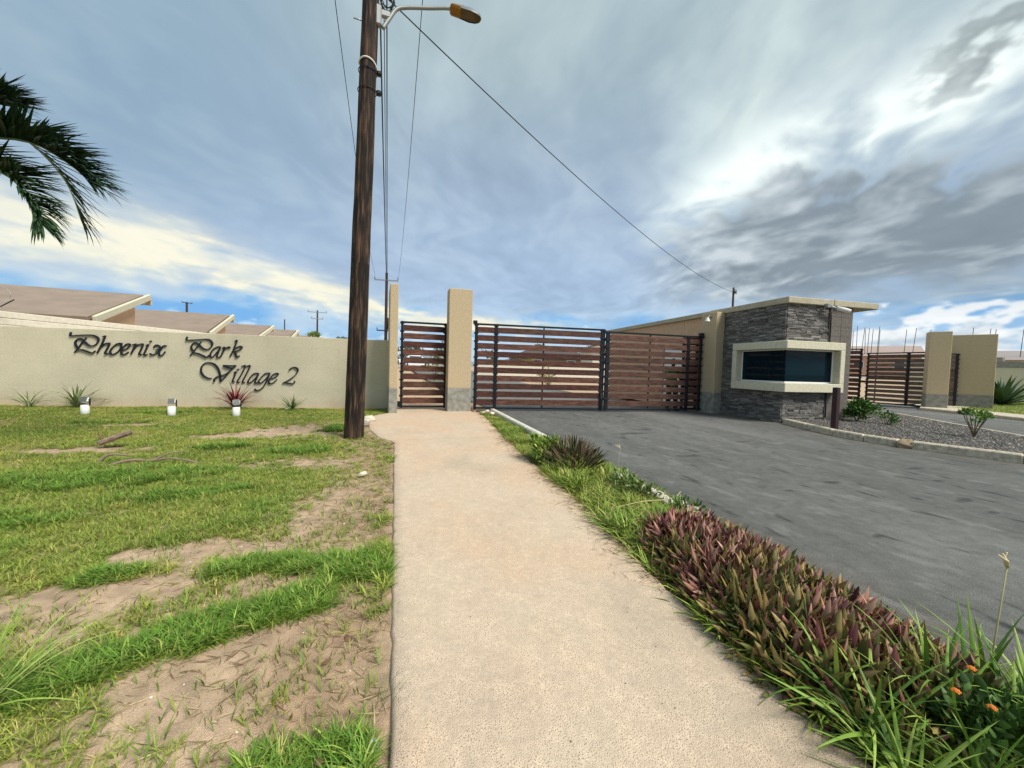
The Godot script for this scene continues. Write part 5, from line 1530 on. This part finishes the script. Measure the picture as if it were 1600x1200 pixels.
	shrub("shrub", "thin leafy weed leaning over the road just behind the purple hedge", Vector3(2.62, -0.04, -2.75), Vector3(0.16, 0.11, 0.2), 200, [Lc(104, 128, 62), Lc(84, 110, 50)], 0.045)
	# tall weeds at the near end of the hedge
	var blade := [leaf_mesh(1.0, 0.040, 0.9, W, Color(1, 1, 0.85), 8, 0.3, 0.3), leaf_mesh(1.0, 0.032, 1.6, W, Color(1, 1, 0.85), 8, 0.3, 0.3), leaf_mesh(1.0, 0.046, 0.4, W, Color(1, 1, 0.85), 8, 0.3, 0.3)]
	var thin := [leaf_mesh(1.0, 0.018, 0.9, W, Color(1, 1, 0.85), 8, 0.3, 0.3), leaf_mesh(1.0, 0.015, 1.6, W, Color(1, 1, 0.85), 8, 0.3, 0.3), leaf_mesh(1.0, 0.02, 0.4, W, Color(1, 1, 0.85), 8, 0.3, 0.3)]
	var bm := [tinted(S(120, 150, 60)), tinted(S(96, 130, 50)), tinted(S(150, 172, 84)), tinted(S(84, 116, 46))]
	var weeds := [["long arching grass tuft lying over the near flank of the purple hedge", Vector3(1.68, 0.02, -0.84), 22, 0.44, 1.3], ["upright bright grass tuft growing out of the purple hedge", Vector3(2.02, 0.06, -0.84), 26, 0.38, 0.6], ["bright broad-bladed grass tuft beside the orange flowers", Vector3(1.92, 0.03, -0.74), 30, 0.36, 0.9], ["grass tuft at the road edge near the seed stalk", Vector3(2.20, 0.02, -0.78), 34, 0.42, 0.7], ["low tangled grass tuft between hedge and path corner", Vector3(1.60, -0.02, -0.70), 44, 0.36, 1.25], ["dense grass tuft under the orange flowers", Vector3(1.76, 0.0, -0.60), 44, 0.36, 1.0], ["grass tuft behind the orange flowers against the road", Vector3(2.06, 0.02, -0.62), 40, 0.42, 0.7], ["thin blades sticking out sideways from the hedge over the path", Vector3(1.70, 0.08, -0.98), 8, 0.38, 1.35], ["small wispy tuft at the hem of the hedge on the path", Vector3(1.62, -0.02, -0.80), 30, 0.26, 1.3], ["tall thin blades on the road side of the flowers", Vector3(2.22, 0.02, -0.62), 26, 0.50, 0.45]]
	for i in weeds.size():
		strap_plant("weed_grass", weeds[i][0], weeds[i][1], weeds[i][2], weeds[i][3], 0.03, bm, blade, 0.1, weeds[i][4], 40 + i, "grass tuft", "tall weed grass at the near end of the hedge")
	strap_plant("weed_grass", "tall pale green grass tuft at the lawn edge nearest the viewer", Vector3(-1.38, -0.04, -1.93), 60, 0.46, 0.03, [tinted(S(140, 166, 74)), tinted(S(164, 184, 100)), tinted(S(116, 146, 60))], thin, 0.05, 0.85, 55, "grass tuft", "tall weed grass in the lawn")
	strap_plant("weed_grass", "thin grass tuft growing at the path edge by the bright scrap", Vector3(0.02, -0.04, -1.52), 16, 0.2, 0.03, [tinted(S(96, 122, 54)), tinted(S(120, 140, 70))], thin, 0.1, 0.8, 56, "grass tuft", "tall weed grass in the lawn")
	strap_plant("weed_grass", "wispy brownish tuft beside the split grey log", Vector3(-4.05, -0.04, -7.75), 22, 0.32, 0.03, [tinted(S(128, 112, 62)), tinted(S(112, 116, 58))], thin, 0.02, 0.5, 57, "grass tuft", "tall weed grass in the lawn")
	# seed stalks
	for q in [[Vector3(2.18, 0.0, -0.74), 0.62, "tall pale seed stalk standing over the road edge by the grass tufts"], [Vector3(2.56, 0, -3.7), 0.42, "short pale seed stalk between the spiky clump and the hedge"]]:
		var s := thing("seed_stalk", q[2], "stalk", q[0])
		part("stem", tube_mesh([Vector3.ZERO, Vector3(-0.01, q[1] * 0.5, 0), Vector3(0.01, q[1], 0.01)], 0.0035, 0.002, 5), tinted(S(150, 146, 96)), s)
		for k in 3:
			part("seed_head", tube_mesh([Vector3(0.01, q[1], 0.01), Vector3(0.01 - 0.015 * k, q[1] + 0.03, 0.01 + 0.01 * (k - 1)), Vector3(-0.03 * k, q[1] + 0.055, 0.01)], 0.006, 0.003, 5), mat(S(196, 184, 148), 0.9), s)
	# lantana with orange flower heads
	var ln := shrub("lantana", "sprawling small-leaved lantana with orange flower heads by the grass tufts", Vector3(1.98, -0.03, -0.64), Vector3(0.27, 0.15, 0.16), 1300, [Lc(70, 100, 44), Lc(88, 118, 54), Lc(60, 88, 40)], 0.042)
	for p in [Vector3(1.95, 0.30, -0.71), Vector3(1.76, 0.30, -0.67), Vector3(1.87, 0.25, -0.63)]:
		var st := new_st(false)
		for k in 16:
			var a := k * 2.4
			var q := sqrt(k / 16.0) * 0.75
			var c := Vector3(cos(a) * q * 0.014, 0.012 * (1.0 - q * q), sin(a) * q * 0.014)
			var sp := SphereMesh.new()
			sp.radius = 0.0042; sp.height = 0.006; sp.radial_segments = 6; sp.rings = 3
			st.append_from(sp, 0, Transform3D(Basis.IDENTITY, c))
		part("flower_head", st.commit(), mat(S(208, 116, 40), 0.6), ln, Transform3D(Basis.IDENTITY, p - ln.position))
	palm()

func palm() -> void:
	var base := Vector3(-6.35, -0.05, -7.2)
	var t := thing("coconut_palm", "palm at the edge of the lawn reaching two drooping fronds into the sky", "palm", base)
	var crown := Vector3(0.15, 4.35, -0.1)
	part("trunk", tube_mesh(cat_rom([Vector3(0, -0.2, 0), Vector3(0.05, 1.2, 0), Vector3(0.12, 2.8, -0.05), crown], 6), 0.17, 0.11, 14), M.bark, t)
	var r := RandomNumberGenerator.new()
	r.seed = 606
	var W := Color.WHITE
	var lf := [leaf_mesh(1.0, 0.066, 0.2, W, W, 5, 0.5, 0.3), leaf_mesh(1.0, 0.066, 0.45, W, W, 5, 0.5, 0.3), leaf_mesh(1.0, 0.06, 0.7, W, W, 5, 0.5, 0.3)]
	var fm := [tinted(S(40, 66, 42)), tinted(S(52, 78, 46)), tinted(S(34, 58, 38))]
	# rachis lines from the crown; the first two are the ones in view
	var fr := [
		[Vector3(0.68, -0.04, -0.24), Vector3(1.12, -0.12, -0.04), Vector3(1.47, -0.18, 0.12), Vector3(1.76, -0.22, 0.26), Vector3(2.05, -0.32, 0.40), Vector3(2.33, -0.49, 0.55), Vector3(2.55, -0.65, 0.67), Vector3(2.72, -0.81, 0.77)],
		[Vector3(0.60, -0.20, -0.26), Vector3(1.06, -0.40, -0.03), Vector3(1.51, -0.64, 0.20), Vector3(1.74, -0.78, 0.34), Vector3(1.95, -1.00, 0.49), Vector3(2.09, -1.16, 0.60), Vector3(2.19, -1.35, 0.70)],
		[Vector3(0.45, 0.14, -0.30), Vector3(0.80, 0.26, -0.15), Vector3(1.10, 0.30, -0.04), Vector3(1.32, 0.29, 0.06), Vector3(1.50, 0.24, 0.14)],
		[Vector3(-0.6, 0.5, 0.5), Vector3(-1.2, 0.6, 0.9), Vector3(-1.7, 0.2, 1.2), Vector3(-1.9, -0.4, 1.4)],
		[Vector3(-0.7, 0.5, -0.4), Vector3(-1.3, 0.5, -0.8), Vector3(-1.8, 0.1, -1.0), Vector3(-2.0, -0.5, -1.1)],
		[Vector3(0.4, 0.5, -0.8), Vector3(0.7, 0.5, -1.5), Vector3(0.9, 0.1, -2.0), Vector3(1.0, -0.5, -2.2)],
		[Vector3(-0.2, 0.8, -0.3), Vector3(-0.5, 1.4, -0.6), Vector3(-0.8, 1.7, -0.9), Vector3(-1.1, 1.8, -1.2)]]
	for fi in fr.size():
		var pts := [Vector3.ZERO]
		pts.append_array(fr[fi])
		var c := cat_rom(pts, 7 if fi < 2 else 10)
		var f := part("frond", tube_mesh(c, 0.022, 0.005, 6), tinted(S(96, 112, 60)), t, Transform3D(Basis.IDENTITY, crown))
		var merged := new_st(false)
		for i in range(6, c.size()):
			var u := float(i) / (c.size() - 1)
			var tan_: Vector3 = (c[mini(i + 1, c.size() - 1)] - c[i - 1]).normalized()
			for s in [-1, 1]:
				for rep in (4 if fi < 3 else 1):
					var side = tan_.cross(Vector3.UP).normalized() * s
					var up = side.cross(tan_) * s
					var dir = (tan_ * lerpf(0.75, 1.0, u) + side * lerpf(0.5, 0.28, u) + up * r.randf_range(0.45, 0.85) * lerpf(1.0, 0.95, u) + Vector3(r.randfn(), r.randfn(), r.randfn()) * 0.07).normalized()
					var zax = (Vector3.DOWN - dir * Vector3.DOWN.dot(dir)).normalized()
					var L := lerpf(0.85, 0.52, u) * r.randf_range(0.85, 1.1) * smoothstep(0.0, 0.3, u)
					var b := Basis(dir.cross(zax), dir, zax)
					var xf := Transform3D(b.scaled(Vector3(L, L, L)), c[i] + tan_ * 0.012 * rep)
					if fi < 3 and rep == 0: part("leaflet", lf[r.randi() % 3], fm[r.randi() % 3], f, xf)
					else: append(merged, lf[r.randi() % 3], xf)
		var lm := part("leaflets", merged.commit(), fm[fi % 3], f)
		lm.set_meta("kind", "stuff")

# ------------------------------------------------------------------ a body meshed from tapered capsules (surface nets)
func nets(caps: Array, k: float, cell: float) -> ArrayMesh:
	var lo := Vector3.ONE * 1e9
	var hi := -lo
	for c in caps:
		var rr := Vector3.ONE * (maxf(c[2], c[3]) + k + cell * 2.0)
		lo = lo.min(c[0] - rr).min(c[1] - rr)
		hi = hi.max(c[0] + rr).max(c[1] + rr)
	var n := Vector3i(((hi - lo) / cell).ceil()) + Vector3i.ONE
	var sx := 1
	var sy := n.x
	var sz := n.x * n.y
	var f := PackedFloat32Array()
	f.resize(n.x * n.y * n.z)
	f.fill(1.0)
	for c in caps:
		var a: Vector3 = c[0]
		var b: Vector3 = c[1]
		var m: float = maxf(c[2], c[3]) + k + cell * 2.0
		var p0 := Vector3i(((a.min(b) - Vector3.ONE * m - lo) / cell).floor()).clamp(Vector3i.ZERO, n - Vector3i.ONE)
		var p1 := Vector3i(((a.max(b) + Vector3.ONE * m - lo) / cell).ceil()).clamp(Vector3i.ZERO, n - Vector3i.ONE)
		var ab := b - a
		var l2 := maxf(ab.length_squared(), 1e-9)
		for z in range(p0.z, p1.z + 1):
			for y in range(p0.y, p1.y + 1):
				for x in range(p0.x, p1.x + 1):
					var p := lo + Vector3(x, y, z) * cell
					var t := clampf((p - a).dot(ab) / l2, 0, 1)
					var d := p.distance_to(a + ab * t) - lerpf(c[2], c[3], t)
					var i := x + y * sy + z * sz
					var e := f[i]
					var h := clampf(0.5 + 0.5 * (e - d) / k, 0, 1)
					f[i] = lerpf(e, d, h) - k * h * (1.0 - h)
	var st := new_st(false)
	var idx := {}
	var count := 0
	var corners := [0, sx, sy, sx + sy, sz, sx + sz, sy + sz, sx + sy + sz]
	var offs := [Vector3(0, 0, 0), Vector3(1, 0, 0), Vector3(0, 1, 0), Vector3(1, 1, 0), Vector3(0, 0, 1), Vector3(1, 0, 1), Vector3(0, 1, 1), Vector3(1, 1, 1)]
	var edges := [[0, 1], [2, 3], [4, 5], [6, 7], [0, 2], [1, 3], [4, 6], [5, 7], [0, 4], [1, 5], [2, 6], [3, 7]]
	for z in n.z - 1:
		for y in n.y - 1:
			for x in n.x - 1:
				var i := x + y * sy + z * sz
				var neg := 0
				for c in corners:
					if f[i + c] < 0.0: neg += 1
				if neg == 0 or neg == 8: continue
				var s := Vector3.ZERO
				var w := 0
				for e in edges:
					var va := f[i + corners[e[0]]]
					var vb := f[i + corners[e[1]]]
					if (va < 0.0) != (vb < 0.0):
						s += offs[e[0]].lerp(offs[e[1]], va / (va - vb))
						w += 1
				st.add_vertex(lo + (Vector3(x, y, z) + s / w) * cell)
				idx[i] = count
				count += 1
	for i in idx:
		var here := f[i] < 0.0
		for ax in [[sx, sy, sz], [sy, sz, sx], [sz, sx, sy]]:
			if (f[i + ax[0]] < 0.0) == here: continue
			var q := [i, i - ax[1], i - ax[1] - ax[2], i - ax[2]]
			if not (idx.has(q[1]) and idx.has(q[2]) and idx.has(q[3])): continue
			for t in ([0, 2, 1, 0, 3, 2] if here else [0, 1, 2, 0, 2, 3]): st.add_index(idx[q[t]])
	return done(st)

func build_person() -> void:
	# a man standing just behind the reddish gate, turned a little to the west, one arm bent before him
	var t := thing("person", "person in a green shirt and black trousers standing behind the reddish gate", "person", Vector3(9.42, 0.0, -10.72), -0.35)
	var skin := mat(S(72, 48, 38), 0.6)
	var hip := Vector3(0, 0.92, 0)
	var neck := Vector3(0, 1.44, 0.0)
	var sh := [Vector3(-0.19, 1.38, 0), Vector3(0.19, 1.38, 0)]
	var elb := [Vector3(-0.27, 1.10, 0.06), Vector3(0.26, 1.10, -0.03)]
	var wri := [Vector3(-0.30, 1.06, 0.30), Vector3(0.29, 0.86, 0.08)]
	var knee := [Vector3(-0.11, 0.50, 0.03), Vector3(0.12, 0.50, 0.03)]
	var ank := [Vector3(-0.13, 0.09, -0.01), Vector3(0.14, 0.09, -0.01)]
	var body := [[hip, Vector3(0, 1.15, 0), 0.135, 0.12], [Vector3(0, 1.15, 0), Vector3(0, 1.34, 0), 0.125, 0.13], [sh[0], sh[1], 0.07, 0.07], [neck, Vector3(0, 1.53, 0.01), 0.058, 0.052]]
	for s in 2:
		body.append_array([[sh[s], elb[s], 0.055, 0.043], [elb[s], wri[s], 0.042, 0.028], [Vector3(-0.09 + 0.18 * s, 0.9, 0), knee[s], 0.085, 0.058], [knee[s], ank[s], 0.056, 0.04], [ank[s], ank[s] + Vector3(0, -0.04, 0.15), 0.045, 0.035]])
	# head with brow, nose, mouth, chin and ears
	var hc := Vector3(0.0, 1.62, 0.03)
	body.append_array([[hc + Vector3(0, 0.02, -0.02), hc + Vector3(0, 0.03, 0.02), 0.085, 0.078], [hc, hc + Vector3(0, -0.07, 0.045), 0.07, 0.045]])
	var st := new_st(false)
	st.append_from(nets(body, 0.035, 0.018), 0, Transform3D.IDENTITY)
	var face := [[hc + Vector3(0, 0.02, -0.02), hc + Vector3(0, 0.03, 0.02), 0.087, 0.080], [hc, hc + Vector3(0, -0.072, 0.045), 0.072, 0.046], [hc + Vector3(-0.03, 0.022, 0.082), hc + Vector3(0.03, 0.022, 0.082), 0.012, 0.012], [hc + Vector3(0, 0.012, 0.094), hc + Vector3(0, -0.025, 0.108), 0.008, 0.013], [hc + Vector3(-0.016, -0.055, 0.086), hc + Vector3(0.016, -0.055, 0.086), 0.009, 0.009]]
	for s in [-1, 1]:
		face.append([hc + Vector3(s * 0.082, 0.015, -0.015), hc + Vector3(s * 0.088, -0.02, -0.01), 0.014, 0.010])
	st.append_from(nets(face, 0.012, 0.006), 0, Transform3D.IDENTITY)
	# hands: palm, four fingers, thumb
	for s in 2:
		var d: Vector3 = (wri[s] - elb[s]).normalized()
		var sd := Vector3.RIGHT if s == 0 else Vector3(0.2, 0, 1).normalized()
		sd = (sd - d * sd.dot(d)).normalized()
		var nn := sd.cross(d) * (1.0 if s == 0 else -1.0)
		var hand := [[wri[s], wri[s] + d * 0.085 + sd * 0.018, 0.026, 0.019], [wri[s] + d * 0.02, wri[s] + d * 0.085 - sd * 0.02, 0.024, 0.019]]
		for q in 4:
			var b0: Vector3 = wri[s] + d * 0.09 + sd * (-0.03 + 0.02 * q)
			var ln: float = [0.034, 0.044, 0.047, 0.041][q]
			var b1 := b0 + (d + nn * 0.25).normalized() * ln
			var b2 := b1 + (d + nn * 0.9).normalized() * ln * 0.85
			hand.append_array([[b0, b1, 0.0095, 0.0088], [b1, b2, 0.0088, 0.0075]])
		var th: Vector3 = wri[s] + d * 0.035 + sd * 0.028
		hand.append_array([[th, th + (d * 0.7 + sd * 0.6).normalized() * 0.04, 0.012, 0.010], [th + (d * 0.7 + sd * 0.6).normalized() * 0.04, th + (d * 0.7 + sd * 0.6).normalized() * 0.04 + (d + nn * 0.4).normalized() * 0.03, 0.010, 0.008]])
		st.append_from(nets(hand, 0.006, 0.004), 0, Transform3D.IDENTITY)
	part("body", st.commit(), skin, t)
	part("shirt", nets([[Vector3(0, 0.86, 0), Vector3(0, 1.15, 0), 0.165, 0.145], [Vector3(0, 1.15, 0), Vector3(0, 1.33, 0), 0.148, 0.15], [sh[0], sh[1], 0.083, 0.083], [sh[0], sh[0].lerp(elb[0], 0.75), 0.078, 0.066], [sh[1], sh[1].lerp(elb[1], 0.75), 0.078, 0.066], [neck + Vector3(0, -0.03, 0), neck + Vector3(0, 0.01, 0), 0.068, 0.064]], 0.03, 0.018), mat(S(86, 128, 46), 0.85), t)
	part("trousers", nets([[Vector3(-0.07, 0.93, 0), Vector3(0.07, 0.93, 0), 0.142, 0.142], [Vector3(-0.095, 0.86, 0), knee[0], 0.104, 0.082], [knee[0], ank[0] + Vector3(0, 0.03, 0), 0.082, 0.07], [Vector3(0.095, 0.86, 0), knee[1], 0.104, 0.082], [knee[1], ank[1] + Vector3(0, 0.03, 0), 0.082, 0.07]], 0.02, 0.018), mat(S(24, 24, 28), 0.85), t)
	for s in 2:
		part("shoe", nets([[ank[s] + Vector3(0, -0.04, -0.03), ank[s] + Vector3(0, -0.05, 0.17), 0.052, 0.042], [ank[s] + Vector3(0, 0.02, -0.01), ank[s] + Vector3(0, -0.03, 0.02), 0.052, 0.05]], 0.03, 0.012), mat(S(20, 20, 26), 0.5), t)
	var hair := nets([[hc + Vector3(0, 0.045, -0.03), hc + Vector3(0, 0.058, 0.018), 0.086, 0.078], [hc + Vector3(0, 0.0, -0.045), hc + Vector3(0, 0.03, -0.03), 0.075, 0.082]], 0.01, 0.012)
	part("hair", hair, mat(S(22, 18, 16), 0.95), t)
	for s in [-1, 1]:
		var e := SphereMesh.new()
		e.radius = 0.009; e.height = 0.018; e.radial_segments = 10; e.rings = 5
		part("eye", e, mat(S(210, 205, 200), 0.3), t, Transform3D(Basis.IDENTITY, hc + Vector3(s * 0.032, 0.008, 0.079)))

# ------------------------------------------------------------------ odds and ends on the ground
func rock(called: String, label: String, at: Vector3, size: Vector3, m: Material, sd: int, cat := "stone", group := "") -> void:
	var n := noise(sd, 1.4, 3)
	var st := new_st(false)
	var N := 12
	for j in N + 1:
		for i in N + 1:
			var th := PI * j / N
			var ph := TAU * (i % N) / N
			var d := Vector3(sin(th) * cos(ph), cos(th), sin(th) * sin(ph))
			st.add_vertex(d * size * (0.5 + n.get_noise_3dv(d * 1.3) * 0.28))
	for j in N:
		for i in N:
			var a := j * (N + 1) + i
			for q in [a, a + 1, a + N + 1, a + 1, a + N + 2, a + N + 1]: st.add_index(q)
	tag(part(called, done(st), m, self, Transform3D(Basis(Vector3.UP, sd), at)), label, cat, group)

func build_debris() -> void:
	var pale := mat(S(205, 196, 176), 0.95)
	var greyst := mat(S(150, 142, 128), 0.95)
	rock("stone", "pale round stone on the rim of the path beside the timber pole", Vector3(-0.18, 0.03, -9.35), Vector3(0.28, 0.18, 0.22), pale, 3)
	rock("stone", "grey stone at the rim of the path nearest the timber pole", Vector3(-0.26, 0.02, -8.75), Vector3(0.26, 0.14, 0.22), greyst, 4)
	rock("stone", "small pale stone between two others on the path rim", Vector3(-0.24, 0.02, -9.05), Vector3(0.16, 0.10, 0.14), pale, 5)
	var r := RandomNumberGenerator.new()
	r.seed = 12
	for i in 10:
		rock("rubble_stone", "%s broken stone, counted from the gate, in the rubble by the kerb end" % ["first", "second", "third", "fourth", "fifth", "sixth", "seventh", "eighth", "ninth", "tenth"][i], Vector3(lerpf(2.62, 3.12, r.randf()), 0.01, lerpf(-11.05, -10.2, i / 10.0)), Vector3(r.randf_range(0.08, 0.2), r.randf_range(0.05, 0.1), r.randf_range(0.08, 0.18)), [pale, greyst, mat(S(150, 124, 104), 0.95)][i % 3], 20 + i, "stone", "rubble by the gate")
	for i in 9:
		rock("kerb_fragment", "%s white crumbled kerb piece on the verge, counted towards the purple hedge" % ["first", "second", "third", "fourth", "fifth", "sixth", "seventh", "eighth", "ninth"][i], Vector3(2.66 + r.randf_range(-0.05, 0.06), 0.05, lerpf(-3.85, -2.75, i / 8.0)), Vector3(r.randf_range(0.1, 0.18), r.randf_range(0.07, 0.12), r.randf_range(0.1, 0.2)), mat(S(196, 188, 172), 0.95), 50 + i, "stone", "crumbled kerb pieces")
	rock("scrap", "small crumpled whitish scrap at the edge of the path slab", Vector3(0.0, -0.015, -1.36), Vector3(0.03, 0.025, 0.055), mat(S(196, 206, 204), 0.4), 91, "scrap")
	rock("stone", "little pale stone on the bare soil by the path", Vector3(-0.15, -0.01, -4.9), Vector3(0.13, 0.05, 0.07), pale, 92)
	rock("rubble_stone", "brown crumbled rubble filling the break in the median kerb", Vector3(9.42, 0.02, -4.47), Vector3(0.34, 0.26, 0.42), mat(S(140, 122, 98), 0.95), 77, "rubble")
	# split log leaning up out of the grass, and the driftwood below it
	var lg := mat(Color.WHITE, 0.9)
	lg.albedo_texture = M.slats_grey[2].albedo_texture
	lg.albedo_color = Color(1.15, 1.15, 1.12)
	lg.uv1_scale = Vector3(1.5, 4, 1)
	var log_ := thing("split_log", "split grey log end tilted up out of the lawn", "log", Vector3(-3.68, 0.0, -7.25))
	var st := new_st()
	cbox(st, Vector3.ZERO, Vector3(0.40, 0.075, 0.12), 0.025, Transform3D(Basis(Vector3.BACK, 0.40), Vector3(0.05, 0.11, 0)))
	part("wood", done(st), lg, log_)
	var dw := thing("driftwood", "bleached twisted branch lying half sunk in the grass", "branch", Vector3(-2.75, -0.055, -6.1))
	part("branch", tube_mesh(cat_rom([Vector3(-0.35, 0.02, 0.1), Vector3(-0.15, 0.07, 0.02), Vector3(0.05, 0.05, 0.0), Vector3(0.3, 0.08, 0.06), Vector3(0.6, 0.02, 0.12)], 5), 0.018, 0.009, 7), lg, dw)
	part("branch", tube_mesh(cat_rom([Vector3(-0.55, 0.0, -0.1), Vector3(-0.42, 0.12, -0.12), Vector3(-0.2, 0.10, -0.1)], 5), 0.02, 0.01, 7), lg, dw)
	part("twig", tube_mesh([Vector3(0.05, 0.05, 0), Vector3(0.2, 0.12, -0.1), Vector3(0.33, 0.11, -0.2)], 0.014, 0.006, 5), lg, dw)
	# dry leaves and a stick
	var dry := [tinted(S(112, 84, 64), 0.8), tinted(S(118, 74, 56), 0.8)]
	var lf := leaf_mesh(1.0, 0.5, 1.4, Color.WHITE, Color.WHITE, 6, 0.8, 0.45)
	var lv := [[Vector3(-0.13, -0.02, -2.0), 0.09, 0.4, "curled dry brown leaf on the bare soil beside the path"], [Vector3(-0.02, -0.02, -2.15), 0.05, 2.0, "small reddish dry leaf close to the slab edge"], [Vector3(-0.16, 0.0, -1.33), 0.07, 3.5, "crumpled dry brown leaf in the grass nearest the path corner"], [Vector3(-0.18, -0.02, -1.85), 0.07, 5.0, "dry brown leaf lying flat on sandy soil"]]
	for q in lv:
		tag(part("dry_leaf", lf, dry[0], self, Transform3D((Basis(Vector3.UP, q[2]) * Basis(Vector3.RIGHT, 1.2)).scaled(Vector3.ONE * q[1] * 0.8), q[0])), q[3], "leaf", "fallen dry leaves")
	tag(part("stick", tube_mesh(cat_rom([Vector3(2.05, 0.02, -3.05), Vector3(2.3, 0.10, -2.95), Vector3(2.6, 0.12, -2.9), Vector3(2.75, 0.16, -2.95)], 5), 0.006, 0.003, 5), mat(S(190, 176, 130), 0.9), self), "straw coloured dry stick lying across the verge grass", "stick")
	tag(part("twig", tube_mesh(cat_rom([Vector3(1.12, 0.006, -0.86), Vector3(1.17, 0.008, -0.85), Vector3(1.2, 0.006, -0.88)], 4), 0.002, 0.001, 5), mat(S(86, 58, 40), 0.9), self), "thin curved brown twig on the path by the grass tuft", "twig")

# ------------------------------------------------------------------
func _ready() -> void:
	rng.seed = 1
	var cam := Camera3D.new()
	cam.name = "camera"
	cam.fov = rad_to_deg(2.0 * atan(600.0 / 610.0))
	cam.near = 0.05
	cam.far = 2000.0
	cam.position = Vector3(0, 1.3, 0)
	cam.basis = Basis(Vector3.UP, deg_to_rad(-19.0)) * Basis(Vector3.RIGHT, -atan(26.0 / 610.0)) * Basis(Vector3.BACK, deg_to_rad(1.6))
	add_child(cam)
	cam.current = true
	var env := Environment.new()
	env.background_mode = Environment.BG_SKY
	env.tonemap_mode = Environment.TONE_MAPPER_LINEAR
	env.tonemap_exposure = EXPO
	env.sdfgi_enabled = true
	env.ssao_enabled = true
	env.ssil_enabled = true
	var sky := Sky.new()
	var pan := PanoramaSkyMaterial.new()
	pan.panorama = sky_texture()
	sky.sky_material = pan
	env.sky = sky
	var we := WorldEnvironment.new()
	we.name = "environment"
	we.environment = env
	add_child(we)
	var sun := DirectionalLight3D.new()
	sun.name = "sun"
	sun.light_energy = 0.5
	sun.light_angular_distance = 24.0
	sun.light_color = Color(1.0, 0.98, 0.945)
	sun.shadow_enabled = true
	sun.basis = Basis.looking_at(Vector3(-0.42, -0.85, -0.62))
	add_child(sun)
	make_materials()
	var leaf := leaf_mesh(1.0, 0.55, 0.5, Color.WHITE, Color.WHITE, 3, 0.3, 0.4)
	M.leafshape = leaf
	build_ground()
	build_walls()
	build_guardhouse()
	build_gates()
	build_poles()
	build_far()
	build_person()
	build_hedge()
	build_plants()
	build_debris()
	build_lawn()
